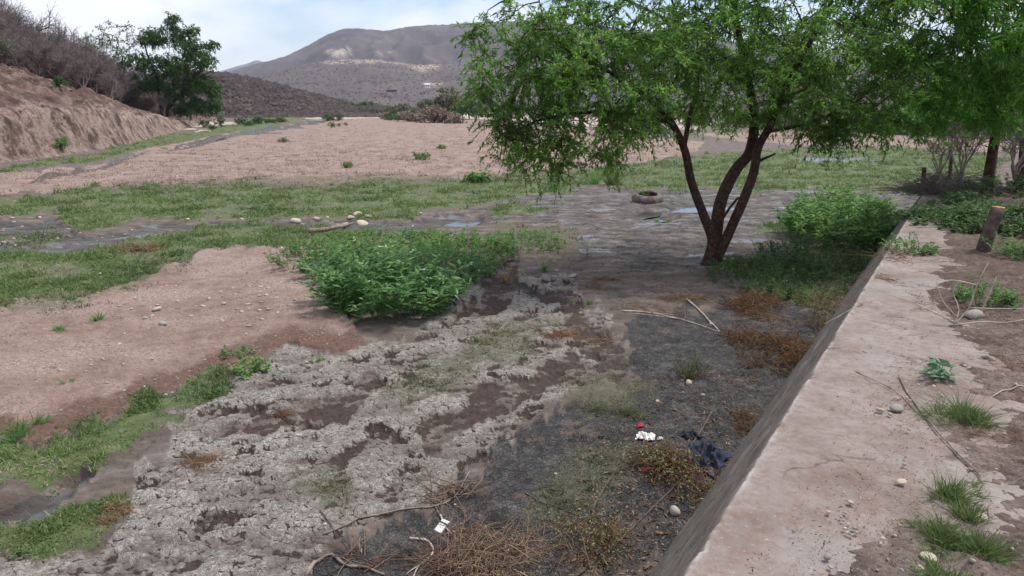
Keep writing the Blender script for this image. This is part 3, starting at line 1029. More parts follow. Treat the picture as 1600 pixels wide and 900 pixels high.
def sprays(tips, ntw, tl, nleaf, ll, lw, droop=.5, spread=.8, tint_amp=.25, tips_tint=None):
    """drooping twigs with feathery leaves at each branch tip -> twig mesh, leaf mesh, leaf tint"""
    n = len(tips)
    o = np.repeat(tips, ntw, 0) + rng.normal(size=(n * ntw, 3)) * .06
    d = rdir(n * ntw); d[:, 2] = d[:, 2] * .6 + .1
    d = unit(d)
    K = 4
    L_ = tl * rng.uniform(.5, 1.25, n * ntw)
    q = np.linspace(0, 1, K)[None, :, None]
    P = o[:, None, :] + d[:, None, :] * (q * L_[:, None, None] * spread) - np.array([0, 0, 1])[None, None] * (q ** 1.8) * (L_ * droop)[:, None, None]
    tw = tubes(P, np.broadcast_to(np.linspace(.006, .002, K), (len(P), K)), 3, False)
    # leaves along twigs
    m = len(P)
    tpos = rng.uniform(.08, 1.0, (m, nleaf)) * (K - 1)
    i = np.clip(tpos.astype(int), 0, K - 2); f = (tpos - i)[..., None]
    ar = np.arange(m)[:, None]
    lp = P[ar, i] * (1 - f) + P[ar, i + 1] * f
    td = unit(P[ar, i + 1] - P[ar, i])
    ld = unit(td * .7 + rng.normal(size=td.shape) * .65 + np.array([0, 0, -.12]))
    lp = lp.reshape(-1, 3); ld = ld.reshape(-1, 3)
    nn = len(lp)
    V, F = leaves2(lp, ld, rng.normal(size=nn) * .6, ll * rng.uniform(.6, 1.25, nn), lw * rng.uniform(.7, 1.2, nn))
    base = rng.uniform(.15, .75, n) if tips_tint is None else tips_tint
    tint = np.clip(np.repeat(base, ntw * nleaf) + rng.normal(size=nn) * tint_amp, 0, 1)
    return tw, (V, F), np.repeat(tint, len(LEAF2_V))


def cloud_targets(blobs, per, ysq=1.0):
    """blobs: (px, py, Y, rx, ry, rz, weight) -> points"""
    T = []
    for (px, py, Y, rx, ry, rz, w) in blobs:
        c = atY(px, py, Y)
        k = max(2, int(per * w))
        v = rdir(k) * (rng.uniform(0, 1, (k, 1)) ** .45)
        T.append(c + v * np.array([rx, ry, rz]))
    return np.concatenate(T)


def limb_path(pts):
    return [atY(*p) for p in pts]


# --- the multi-stemmed tree in the riverbed
def main_tree():
    base = np.array([3.83, 13.62, 0.0]); base[2] = float(ground_z(base[0], base[1])[0]) - .05
    root = thing('tree', base, 'feathery green tree with three dark leaning stems rooted in the grey mud', 'tree')
    loc = lambda V: V - base
    limbs = {
        'left': ([(1103, 418, 13.55), (1113, 378, 13.55), (1100, 338, 13.5), (1080, 283, 13.4), (1070, 235, 13.3), (1048, 190, 13.1), (1008, 150, 12.8), (945, 108, 12.5), (870, 70, 12.2)],
                 [.17, .13, .125, .115, .105, .09, .07, .05, .025]),
        'mid': ([(1112, 416, 13.62), (1119, 360, 13.68), (1127, 312, 13.85), (1149, 266, 14.05), (1172, 236, 14.15), (1178, 180, 14.25), (1166, 110, 14.2), (1150, 30, 14.0), (1138, -60, 13.8), (1120, -140, 13.7)],
                [.19, .17, .165, .16, .15, .13, .11, .085, .06, .03]),
        'right': ([(1116, 412, 13.6), (1137, 368, 13.5), (1161, 314, 13.42), (1178, 268, 13.42), (1184, 232, 13.5), (1203, 196, 13.4), (1220, 150, 13.2), (1252, 90, 13.0), (1292, 18, 12.8), (1320, -60, 12.7)],
                  [.15, .13, .125, .12, .115, .10, .085, .07, .05, .03])}
    seeds = []
    for k, (p, r) in limbs.items():
        V, F, C, rr = tube1(limb_path(p), np.array(r) * np.linspace(.72, .60, len(r)), 10, 5, .05)
        mk('stem', loc(V), F, M_BARK, root)
        seeds.append(C[int(len(C) * .45):])
    extra = [([(1068, 232, 13.3), (1078, 180, 13.6), (1090, 120, 13.9), (1062, 40, 14.2), (1035, -50, 14.3)], [.07, .06, .05, .04, .02]),
             ([(1050, 192, 13.1), (985, 178, 12.7), (905, 176, 12.3), (835, 190, 12.0), (790, 215, 11.9)], [.055, .045, .035, .025, .012]),
             ([(1196, 206, 13.4), (1240, 198, 13.2), (1300, 178, 12.9), (1352, 150, 12.6)], [.05, .045, .035, .02]),
             ([(1178, 255, 14.1), (1205, 243, 13.9), (1212, 240, 13.85)], [.045, .03, .02]),
             ([(1124, 350, 13.5), (1140, 325, 13.45), (1154, 308, 13.42)], [.04, .035, .03]),
             ([(870, 70, 12.2), (850, 30, 12.1), (838, -20, 12.0)], [.025, .02, .01]),
             ([(1170, 130, 14.2), (1110, 70, 14.9), (1000, 10, 15.3), (900, -30, 15.4)], [.07, .055, .04, .02]),
             ([(1215, 160, 13.3), (1290, 120, 14.3), (1360, 80, 14.9)], [.06, .045, .02])]
    for p, r in extra:
        V, F, C, rr = tube1(limb_path(p), np.array(r) * .7, 7, 4)
        mk('limb', loc(V), F, M_BARK, root)
        if len(p) != 3 or p[0][0] != 1124:
            seeds.append(C[len(C) // 3:])
    blobs = []
    for (px, py, Y, rx, rz, w) in [
        (790, 120, 12.6, .65, .75, .9), (760, 60, 12.8, .4, .35, .3), (825, 60, 12.4, .8, .6, .9), (850, 150, 12.2, .8, .7, 1.2), (800, 195, 12.3, .5, .4, .5),
        (880, 215, 12.0, .8, .35, .7), (830, 250, 12.1, .6, .30, .34), (940, 245, 12.1, .7, .28, .35), (900, 100, 11.8, .9, .8, 1.3), (940, 150, 11.6, .9, .7, 1.3),
        (960, 50, 12.8, 1.0, .7, 1.0), (1000, 110, 12.2, .9, .8, 1.1), (1000, 195, 12.6, .7, .4, .6), (1030, 40, 13.8, 1.0, .7, .9), (1070, 140, 14.6, 1.0, .8, 1.0),
        (1080, 60, 12.4, .9, .8, 1.1), (1130, 110, 12.6, .8, .7, .9), (1150, 30, 13.5, 1.1, .8, 1.3), (1190, 80, 15.2, 1.2, .9, 1.3), (1120, 180, 14.8, 1.0, .45, .7),
        (1220, 60, 12.6, 1.0, .8, 1.3), (1240, 140, 12.7, .8, .6, 1.0), (1280, 100, 14.6, 1.1, .8, 1.4), (1300, 170, 13.0, .8, .45, .9), (1290, 205, 13.6, .7, .25, .5),
        (1330, 40, 13.4, 1.1, .8, 1.4), (1350, 130, 13.4, .9, .7, 1.2), (1370, 185, 14.0, .7, .35, .6), (1400, 90, 14.4, 1.0, .8, 1.2),
        (880, -10, 13.2, 1.0, .5, .5), (980, -40, 13.5, 1.2, .7, 1.1), (1100, -60, 13.6, 1.3, .8, 1.5), (1220, -60, 13.2, 1.3, .8, 1.5), (1340, -50, 13.6, 1.3, .8, 1.3),
            (1150, -160, 13.6, 1.5, .7, 1.0), (1020, -130, 13.9, 1.2, .6, .6), (1270, -150, 13.6, 1.2, .6, .7)]:
        blobs.append((px, py, Y, rx * 1.05, rx * 1.35, rz, w))
    T = cloud_targets(blobs, 16)
    lines = grow(np.concatenate(seeds), T)
    V, F = branch_mesh(lines, .034, .005)
    mk('branches', loc(V), F, M_BARK, root, kind='stuff')
    tn = np.clip(.42 + .55 * fbm(T[:, 0] * .9, T[:, 2] * .9 + T[:, 1] * .5, 3, 400), .05, .95)
    tw, lf, tint = sprays(T, 10, .50, 23, .092, .027, .42, .85, .22, tn)
    mk('twigs', loc(tw[0]), tw[1], M_TWIG, root, kind='stuff')
    mk('foliage', loc(lf[0]), lf[1], L_TREE, root, False, {'tint': tint}, 'stuff')


main_tree()


# --- the tree on the terrace whose crown hangs over the right of the view
def terrace_tree(basepx, stems, limbs, blobs, per, label, ll=.13, seedbase=0):
    b0 = atY(*basepx)
    root = thing('tree', b0, label, 'tree')
    loc = lambda V: V - b0
    seeds = []
    for p, r in stems:
        V, F, C, rr = tube1(limb_path(p), r, 9, 5, .05)
        mk('trunk', loc(V), F, M_BARK, root); seeds.append(C[len(C) // 2:])
    for p, r in limbs:
        V, F, C, rr = tube1(limb_path(p), r, 7, 4)
        mk('limb', loc(V), F, M_BARK, root); seeds.append(C[len(C) // 4:])
    T = cloud_targets(blobs, per)
    lines = grow(np.concatenate(seeds), T)
    V, F = branch_mesh(lines)
    mk('branches', loc(V), F, M_BARK, root, kind='stuff')
    tn = np.clip(.45 + .55 * fbm(T[:, 0] * .9, T[:, 2] * .9 + T[:, 1] * .5, 3, 410 + seedbase), .05, .95)
    tw, lf, tint = sprays(T, 9, .5, 15, ll, ll * .27, .6, .8, .16, tn)
    mk('twigs', loc(tw[0]), tw[1], M_TWIG, root, kind='stuff')
    mk('foliage', loc(lf[0]), lf[1], L_TREE2, root, False, {'tint': tint}, 'stuff')


TB = [(px, py, Y, rx, rx * 1.3, rz, w) for (px, py, Y, rx, rz, w) in [
    (1440, 60, 14.0, 1.0, .8, 1.1), (1480, 120, 14.6, 1.0, .5, 1.0), (1500, 30, 13.4, 1.1, .9, 1.4), (1540, 90, 13.6, 1.0, .6, 1.2), (1590, 40, 13.6, 1.1, .9, 1.3),
    (1600, 120, 14.2, .9, .5, .9), (1520, 150, 15.4, .9, .4, .7), (1440, -20, 13.6, 1.1, .8, 1.1), (1540, -50, 13.4, 1.3, .8, 1.3), (1640, -20, 13.8, 1.2, 1.0, 1.2),
    (1660, 90, 14.2, 1.0, .7, 1.0), (1500, -140, 14.0, 1.3, .7, .8), (1620, -140, 14.2, 1.3, .7, .8), (1430, 150, 15.6, .8, .35, .5), (1440, 195, 15.4, .7, .25, .3), (1500, 188, 15.0, .8, .25, .35), (1590, 178, 15.0, .8, .3, .5), (1400, 175, 15.0, .7, .3, .4), (1720, 20, 14.5, 1.2, .9, .9)]]
terrace_tree((1545, 294, 15.7), [([(1541, 298, 15.7), (1547, 262, 15.7), (1553, 225, 15.7), (1561, 190, 15.6), (1574, 150, 15.4), (1590, 90, 15.0), (1600, 10, 14.6)], [.13, .105, .10, .095, .08, .06, .04])],
             [([(1559, 196, 15.6), (1548, 165, 15.3), (1535, 130, 14.9), (1510, 70, 14.4), (1480, 10, 14.0)], [.09, .07, .06, .045, .02]),
              ([(1566, 175, 15.5), (1590, 165, 15.2), (1640, 130, 14.8), (1700, 60, 14.5)], [.06, .05, .04, .02])], TB, 17,
             'dark slanting trunk on the terrace holding the bright green crown at the top right', .135)
TB2 = [(px, py, Y, rx, rx * 1.2, rz, w) for (px, py, Y, rx, rz, w) in [
    (1600, 150, 17.5, .9, .4, .6), (1650, 110, 17.6, 1.0, .7, .9), (1580, 100, 18.5, 1.0, .6, .8), (1700, 40, 18, 1.2, .9, 1.0), (1630, 20, 18.6, 1.2, .9, 1.0), (1760, 110, 18, 1.0, .7, .6)]]
terrace_tree((1596, 286, 17.0), [([(1592, 290, 17.0), (1597, 250, 17.0), (1601, 200, 17.0), (1612, 150, 17.2), (1630, 80, 17.4), (1650, 10, 17.6)], [.09, .075, .07, .06, .05, .03])],
             [([(1603, 190, 17.0), (1590, 150, 17.4), (1575, 100, 18.0)], [.04, .03, .015])], TB2, 14,
             'thin dark trunk at the right frame edge behind the slanting terrace trunk', .13, 5)


# ------------------------------------------------------------------ leafless shrubs (prototype meshes, then copies)
def bare_shrub_mesh(h, spread, n1=7, n2=8, n3=7, seed=0):
    """stems, branches and fine twigs of a leafless thorn shrub"""
    stems = []
    for i in range(n1):
        a = 2 * np.pi * (i + rng.uniform(-.3, .3)) / n1
        e = np.array([math.cos(a) * spread * rng.uniform(.25, .6), math.sin(a) * spread * rng.uniform(.25, .6), h * rng.uniform(.5, .8)])
        k = np.linspace(0, 1, 6)[:, None]
        c = e * k * np.array([1, 1, 1.0]) + np.array([0, 0, .12 * h]) * np.sin(k * 3.1)
        c[1:] += rng.normal(size=(5, 3)) * h * .02
        stems.append(c)
    S = np.array(stems)
    V1 = tubes(S, np.broadcast_to(np.linspace(.016 * h, .006 * h, 6), (n1, 6)), 5)
    def kids(P, n, ln, lo):
        m = len(P) * n; K = P.shape[1]
        q = rng.uniform(lo, 1, m) * (K - 1); pi = np.repeat(np.arange(len(P)), n)
        i = np.clip(q.astype(int), 0, K - 2); f = (q - i)[:, None]
        o = P[pi, i] * (1 - f) + P[pi, i + 1] * f
        d = unit(unit(P[pi, i + 1] - P[pi, i]) * .7 + rng.normal(size=(m, 3)) * .6 + np.array([0, 0, .22]))
        l = ln * rng.uniform(.5, 1.2, m)
        k = np.linspace(0, 1, 4)[None, :, None]
        C = o[:, None] + d[:, None] * k * l[:, None, None] + rng.normal(size=(m, 4, 3)) * .035 * ln * (k > 0)
        return C
    B = kids(S, n2, h * .34, .3)
    Tw = kids(B, n3, h * .2, .15)
    Tf = kids(Tw, 4, h * .11, .2)
    V2 = tubes(B, np.broadcast_to(np.linspace(.006 * h, .0028 * h, 4), (len(B), 4)), 4, False)
    V3 = tubes(Tw, np.broadcast_to(np.linspace(.0034 * h, .0018 * h, 4), (len(Tw), 4)), 3, False)
    f2 = np.stack([Tf[:, 0], Tf[:, 3]], 1)
    V4 = tubes(f2, np.broadcast_to(np.array([.0026 * h, .0014 * h]), (len(f2), 2)), 3, False)
    return V1, joinm([V2, V3, V4])


PROTO = []
for i, (sp, n1) in enumerate([(2.4, 7), (2.9, 9), (2.0, 5), (3.2, 8)]):
    PROTO.append((bare_shrub_mesh(4.0, sp, n1, 13, 12), [None, None]))


def bare_shrub(p, scale, rz, proto, label, group, pale=False, name='thorn_shrub', cat='shrub'):
    (s, tw), cache = PROTO[proto]
    root = thing(name, p, label, cat, group, rz)
    root.scale = (scale, scale, scale * rng.uniform(.85, 1.1))
    if cache[0] is None:
        a = mk('stem', s[0], s[1], M_PALEBARK, root); b_ = mk('twigs', tw[0], tw[1], M_DRYTWIG, root, kind='stuff')
        cache[0], cache[1] = a, b_
    else:
        for q in cache:
            c = q.copy(); COL.objects.link(c); c.parent = root
    return root


GB = 'leafless shrubs crowding the left bank'
k = 0
for (px, u, sc) in [(8, 10, .85), (30, 13, 1.0), (55, 10.5, .9), (80, 12.5, 1.0), (100, 9, .85), (120, 11, 1.0), (145, 9, .9), (165, 11, 1.05), (150, 6.2, .9), (185, 7.5, .95), (205, 9, 1.05),
                    (222, 6.0, .9), (238, 8, 1.0), (252, 5, .9), (20, 17, 1.1), (60, 17, 1.1), (100, 16, 1.15), (140, 15, 1.1), (180, 14, 1.2), (215, 13, 1.15), (240, 12, 1.1), (40, 21, 1.2),
                    (90, 21, 1.2), (130, 20, 1.2), (170, 19, 1.2), (205, 18, 1.2), (70, 14, 1.0), (115, 13.5, 1.1), (200, 11, 1.1), (265, 6.5, 1.0), (280, 4.5, .8), (258, 10, 1.1), (-20, 9, .9),
                    (-40, 14, 1.1), (-60, 11, 1.0), (2, 13.5, 1.0), (-15, 20, 1.2), (160, 8, .8), (232, 4.4, .6), (130, 8.2, .8), (42, 11.5, .8), (12, 12, .9), (90, 10.6, .8), (68, 12, .9), (110, 11, .9),
                    (175, 9, .9), (195, 7.6, .8), (212, 8, .95), (225, 9.5, 1.05), (246, 6.5, .9), (155, 11, 1.1), (270, 8.5, 1.0), (290, 6.5, .8)] + [(x_, u_, s_) for u_, s_, x0_ in ((7.2, .62, 15), (10.5, .8, 4), (14.5, .95, 10), (19, 1.0, 0)) for x_ in range(x0_, 262 - int(u_ * 2), 26)]:
    bare_shrub(bank_pt(px, 0, u + 1.6) - np.array([0, 0, .1]), sc * (1.42 + .5 * ss(9, 15, u)) * (.78 + .22 * ss(40, 100, px)) * rng.uniform(.8, 1.2), rng.uniform(0, 6.28), k % 4,
               'leafless grey brown thorn shrub in the thicket crowding the left bank', GB)
    k += 1
# pale forked tree standing out at the front of the thicket
def fork_tree(px, u, sc, label, seed):
    p = bank_pt(px, 0, u) - np.array([0, 0, .05])
    root = thing('bare_tree', p, label, 'tree')
    st = []
    for (dx, dz, r0) in ((-.9, 2.0, .09), (.35, 2.4, .12), (.9, 3.0, .08), (.1, 3.2, .1)):
        path = np.array([[0, 0, 0], [dx * .25, .05, dz * .3], [dx * .7, .15, dz * .62], [dx * 1.1, .2, dz]]) * sc
        path[1:] += rng.normal(size=(3, 3)) * .07
        V, F, C, rr = tube1(path, np.array([r0, r0 * .8, r0 * .55, r0 * .25]) * sc, 6, 3)
        mk('stem', V, F, M_PALEBARK, root); st.append(C)
    V, F = bare_shrub_mesh(3.0 * sc, 1.6 * sc, 6, 9, 8)[1]
    mk('twigs', V + np.array([0, 0, .9 * sc]), F, M_DRYTWIG, root, kind='stuff')


fork_tree(135, 5.4, .8, 'bare pale forked tree on the red bank in front of the thicket', 1)
fork_tree(175, 5.0, .75, 'slim bare whitish tree on the bank just right of the forked one', 2)
fork_tree(255, 3.2, .75, 'bare dark twiggy tree at the foot of the bank under the big green crown', 3)


# big bare tree reaching in at the top left corner
def corner_tree():
    p = bank_pt(6, 0, 15.5)
    root = thing('bare_tree', p, 'tall bare tree with dark crooked limbs at the top left corner', 'tree')
    st = []
    for (dx, dz, r0) in ((-1.6, 6.0, .22), (.5, 6.5, .25), (2.6, 5.2, .18)):
        path = np.array([[0, 0, 0], [dx * .1, .1, dz * .35], [dx * .45, .2, dz * .7], [dx, .2, dz]])
        path[1:] += rng.normal(size=(3, 3)) * .12
        V, F, C, rr = tube1(path, [r0, r0 * .8, r0 * .5, r0 * .2], 7, 4)
        mk('limb', V, F, M_BARK, root); st.append(C)
    T = np.concatenate([rng.normal(size=(60, 3)) * [1.9, 1.4, .9] + [.8, 0, 5.4]])
    lines = grow(np.concatenate(st), T, upbias=.1)
    V, F = branch_mesh(lines, .05, .012, 4)
    tw, lf, tint = sprays(T, 6, 1.0, 5, .18, .05, .1, 1.0)
    mk('branches', *joinm([(V, F), tw]), M_TWIG, root, kind='stuff')
    mk('foliage', lf[0][:len(lf[0]) // 20 * 8], lf[1][:len(lf[1]) // 10 * 4], L_OLIVE, root, False, {'tint': tint[:len(lf[0]) // 20 * 8]}, 'stuff')


corner_tree()


# ------------------------------------------------------------------ leafy trees and bushes further away
def leafy(name, p, w, h, label, cat, mat, n=60, ntw=6, nleaf=9, ll=.3, group=None, trunk=True, droop=.4, lift=.35, shape=1.0, tl=None, lean=(0, 0), bark=None):
    """crown of branch tips inside an uneven ellipsoid on a short trunk"""
    root = thing(name, p, label, cat, group)
    v = rdir(n) * (rng.uniform(.05, 1, (n, 1)) ** .4)
    a = np.arctan2(v[:, 1], v[:, 0])
    wob = 1 + .28 * np.sin(a * 2 + rng.uniform(0, 6)) * np.cos(v[:, 2] * 3 + rng.uniform(0, 6)) + .15 * rng.normal(size=n)
    T = v * np.array([w / 2, w / 2, h * (1 - lift) / 2 * shape]) * wob[:, None]
    T[:, 2] += h * (lift + (1 - lift) / 2)
    T[:, 2] = np.maximum(T[:, 2], .04 * h)
    T[:, 0] += lean[0] * T[:, 2] / h; T[:, 1] += lean[1] * T[:, 2] / h
    S = []
    parts = []
    for i in range(3):
        e = np.array([rng.uniform(-.2, .2) * w + lean[0] * .5, rng.uniform(-.2, .2) * w + lean[1] * .5, h * rng.uniform(.5, .72)])
        path = np.array([[0, 0, -.05 * h], e * [.2, .2, .4], e * [.6, .6, .75], e])
        V, F, C, rr = tube1(path, np.array([.022, .017, .012, .005]) * h, 6, 3)
        parts.append((V, F)); S.append(C)
    lines = grow(np.concatenate(S)[2:], T, step=.1 * h, upbias=.15)
    mk('trunk', *joinm(parts), bark or M_BARK, root)
    B = branch_mesh(lines, .008 * h, .002 * h, 3)
    mk('branches', *B, bark or M_TWIG, root, kind='stuff')
    tw, lf, tint = sprays(T, ntw, tl or .16 * w, nleaf, ll, ll * .42, droop, .9, .2)
    mk('foliage', *lf, mat, root, False, {'tint': tint}, 'stuff')
    return root


p = bank_pt(272, 0, 2.2)
def bank_tree():
    b0 = p - np.array([0, 0, .1])
    root = thing('tree', b0, 'large dark green drooping tree at the far end of the left bank', 'tree')
    D = b0[1]
    S = []
    for pts, r in [([(262, 196, D), (262, 165, D), (270, 130, D - 1), (290, 95, D - 2), (310, 70, D - 2)], [.3, .25, .2, .14, .06]),
                   ([(258, 196, D), (250, 160, D), (245, 120, D), (230, 85, D + 1), (225, 55, D + 1)], [.26, .22, .18, .12, .05]),
                   ([(264, 170, D), (285, 140, D - 2), (312, 120, D - 3), (335, 110, D - 3)], [.2, .16, .1, .05])]:
        V, F, C, rr = tube1(limb_path(pts), r, 7, 4)
        mk('trunk', V - b0, F, M_BARK, root); S.append(C[4:])
    bl = [(px, py, D + dy, rx, rx * 1.2, rz, w) for (px, py, dy, rx, rz, w) in [
        (215, 95, 3, 1.4, 1.0, .8), (225, 130, 2, 1.4, 1.0, .8), (235, 60, 1, 1.4, 1.0, .8), (270, 55, 0, 1.6, 1.0, 1.0), (300, 75, -1, 1.4, 1.0, 1.0), (320, 95, -2, 1.0, .9, .7), (290, 105, -2, 1.6, 1.2, 1.3), (255, 100, -1, 1.6, 1.2, 1.2),
        (315, 130, -2, 1.3, .9, 1.1), (335, 140, -2, .7, .9, .6), (280, 140, -2, 1.4, 1.0, 1.1), (310, 165, -2, 1.1, .8, .8), (335, 165, -3, .6, .7, .4), (285, 170, -1, .9, .7, .5),
        (245, 130, 0, 1.2, 1.0, .7), (270, 30, 0, .7, .6, .3), (300, 48, 0, .7, .5, .25), (330, 70, -1, .6, .4, .2)]]
    T = cloud_targets([(a_, b_, c_, d_ * 1.5, e_ * 1.4, f_ * 1.45, g_) for (a_, b_, c_, d_, e_, f_, g_) in bl], 75)
    lines = grow(np.concatenate(S), T, step=.6)
    mk('branches', *(lambda V, F: (V - b0, F))(*branch_mesh(lines, .08, .02, 4)), M_TWIG, root, kind='stuff')
    tw, lf, tint = sprays(T, 5, .9, 11, .30, .13, .6, .8, .22)
    mk('foliage', lf[0] - b0, lf[1], L_BANK, root, False, {'tint': tint}, 'stuff')


bank_tree()
q = bank_pt(186, 0, 9)
leafy('tree', q, 7, 11.5, 'grey green airy tree top rising above the bare thicket on the left bank', 'tree', L_BANK, 60, 6, 8, .30, droop=.2, lift=.45)
q = bank_pt(97, 0, 4.4); leafy('bush', q, .9, 1.0, 'small dark green bush on the bare red bank below the thicket', 'bush', L_BANK, 22, 5, 7, .16)
q = bank_pt(86, 0, .2); leafy('bush', q, 1.2, .75, 'low green bush at the foot of the red bank', 'bush', L_HERB, 26, 5, 8, .14, lift=.05)
q = bank_pt(12, 0, 8.0); leafy('bush', q, 2.0, 1.9, 'pale olive bush on the upper left bank beside the thicket', 'bush', L_OLIVE, 22, 5, 5, .2)


def far_pt(px, D, z=None):
    d = ray(px, 300); a = math.atan2(d[0], d[1])
    x, y = D * math.sin(a), D * math.cos(a)
    return np.array([x, y, float(ground_z(x, y)[0]) - .05 if z is None else z])


def far_bush(px, D, wpx, hpx, label, mat, cat='bush', name='bush', lift=.05, n=44, group=None, **kw):
    s = D / FPX
    w, h = wpx * s, hpx * s
    return leafy(name, far_pt(px, D), w, h, label, cat, mat, n, 5, 7, max(w, h) * .10, group, lift=lift, **kw)


far_bush(671, 300, 28, 22, 'round bright green tree alone in front of the mountain foot', L_FAR, 'tree', 'tree', .2, 60)
far_bush(706, 170, 52, 46, 'tall olive green tree left of the main crown by the far bank', L_OLIVE, 'tree', 'tree', .1, 80)
far_bush(735, 160, 44, 34, 'light green bushy tree just left of the main crown', L_FAR, 'tree', 'tree', .1, 60)
far_bush(682, 130, 52, 24, 'dry reddish brown brush dome at the far edge of the sand', L_DRYB, n=70)
far_bush(650, 140, 40, 14, 'grey dry scrub clump left of the reddish brush dome', L_DRYB, n=44)
far_bush(712, 125, 34, 13, 'dry brown scrub clump right of the reddish brush dome', L_DRYB, n=40)
GG = 'green trees along the foot of the low ridge'
ORD = ['first', 'second', 'third', 'fourth', 'fifth', 'sixth', 'seventh', 'eighth', 'ninth', 'tenth', 'eleventh', 'twelfth', 'thirteenth', 'fourteenth', 'fifteenth', 'sixteenth', 'seventeenth']
def ranked(rows):
    return [(ORD[i],) + tuple(q) for i, q in enumerate(sorted(rows, key=lambda q: q[0]))]


for od, px, D, w, h, m in ranked([(523, 300, 26, 16, L_FAR), (540, 290, 24, 20, L_FAR), (556, 290, 26, 15, L_FAR), (578, 300, 24, 18, L_BANK), (600, 310, 26, 13, L_FAR), (507, 310, 20, 12, L_BANK)]):
    far_bush(px, D, w, h, od + ' green tree from the left in the row at the foot of the low ridge', m, 'tree', 'tree', .08, 44, GG)
GO = 'olive bushes beyond the far sand'
for od, px, D, w, h, m in ranked([(570, 250, 24, 11, L_OLIVE), (590, 240, 22, 10, L_OLIVE), (615, 240, 30, 15, L_OLIVE), (635, 235, 28, 17, L_OLIVE), (655, 230, 24, 13, L_OLIVE), (690, 220, 30, 16, L_OLIVE),
                       (760, 190, 40, 22, L_OLIVE), (800, 170, 50, 26, L_OLIVE), (850, 160, 50, 30, L_OLIVE), (905, 150, 50, 26, L_OLIVE), (960, 140, 60, 30, L_OLIVE), (1020, 130, 60, 28, L_OLIVE),
                       (1085, 120, 60, 30, L_OLIVE), (1150, 110, 60, 30, L_OLIVE), (1215, 105, 70, 34, L_OLIVE), (1280, 100, 70, 36, L_OLIVE), (1340, 100, 70, 38, L_OLIVE)]):
    far_bush(px, D, w, h, od + ' olive scrub bush from the left in the line beyond the far sand bar', m, n=44, group=GO)
GR = 'low green bushes on the far channel edge'
for od, px, D, w, h in ranked([(385, 125, 20, 9), (412, 130, 28, 11), (398, 118, 18, 7), (432, 135, 16, 8), (447, 140, 20, 8), (520, 150, 22, 10), (535, 150, 18, 11), (610, 160, 26, 9), (625, 155, 30, 11), (640, 150, 18, 9),
                    (355, 112, 16, 18), (330, 108, 18, 16), (340, 100, 14, 9)]):
    far_bush(px, D, w, h, od + ' low green bush from the left beside the far water channel', L_FAR, n=34, group=GR)
for px, py, w, h, lab in [(519, 200, 13, 9, 'largest of the three dark bushlets at the far end of the sand'), (530, 198, 8, 6, 'middle of the three dark bushlets at the far end of the sand'),
                          (540, 196, 8, 5, 'right one of the three dark bushlets at the far end of the sand'), (612, 189, 10, 8, 'small round bush left of its twin before the reddish dome'),
                          (620, 190, 10, 10, 'small round bush right of its twin before the reddish dome'), (442, 222, 16, 6, 'flat grey green bushlet on the left of the far sand')]:
    g = on_ground(px, py); s = g[1] / FPX
    leafy('bush', g, w * s, h * s, lab, 'bush', L_FAR, 26, 4, 6, w * s * .12, lift=.02)
GT = 'bright bushes behind the pink sand at right'
for od, px, D, w, h in ranked([(1375, 62, 60, 34), (1420, 60, 70, 44), (1465, 58, 70, 40), (1510, 57, 70, 46), (1545, 56, 60, 40), (1590, 55, 70, 44), (1640, 55, 80, 46), (1440, 66, 80, 56), (1330, 70, 60, 40), (1530, 66, 80, 60)]):
    far_bush(px, D * 1.42, w, h * 1.05, od + ' bright green bush from the left behind the pink sand strip at right', L_HERB, n=50, group=GT)
for px, py, w, h, lab, m in [(575, 388 - 128, 0, 0, '', None)]:
    pass
for px, py, w, h, lab in [(543, 262, 16, 10, 'grey green tuft alone in the middle of the far sand bar'), (658, 250, 24, 12, 'green tuft on the right of the far sand bar'),
                          (742, 284, 40, 16, 'leafy green clump where the turf meets the far sand'), (690, 232, 14, 5, 'faint dry tuft on the far sand bar')]:
    g = on_ground(px, py); s = g[1] / FPX
    leafy('bush', g, w * s, h * s, lab, 'bush', L_HERB, 24, 5, 6, w * s * .16, lift=.02)

# scrub growing over the hills, far too many plants to count
def hill_scrub(grid, T, n, size, name, mat_d, parent_lo, seed, k=9, ls=1.0):
    rs = np.random.default_rng(seed)
    nr, nc, _ = grid.shape
    i = (rs.uniform(0, 1, n) ** .8 * (T.max() / 2 * (nr - 15))).astype(int).clip(0, nr - 2)
    i = rs.integers(0, nr - 12, n); j = rs.integers(0, nc - 1, n)
    a, b_ = rs.uniform(size=(2, n, 1))
    p = grid[i, j] * (1 - a) * (1 - b_) + grid[i + 1, j] * a * (1 - b_) + grid[i, j + 1] * (1 - a) * b_ + grid[i + 1, j + 1] * a * b_
    pts = np.repeat(p, k, 0)
    sz = np.repeat(size * rs.uniform(.5, 1.5, n), k)
    d = rs.normal(size=(n * k, 3)); d[:, 2] = np.abs(d[:, 2]) * .7 + .05; d = unit(d)
    e = rs.normal(size=(n * k, 3)); e[:, 2] = e[:, 2] * .5 + .1; e = unit(e)
    V, F = leaves2(pts + d * sz[:, None] * .42 - e * sz[:, None] * .25, e, rs.uniform(0, 6, n * k), sz * .6 * ls, sz * .5 * ls)
    tint = np.repeat(np.clip(np.repeat(rs.uniform(0, .8, n), k) + rs.normal(size=n * k) * .15, 0, 1), len(LEAF2_V))
    mk(name, V, F, mat_d, None, False, {'tint': tint}, 'stuff')


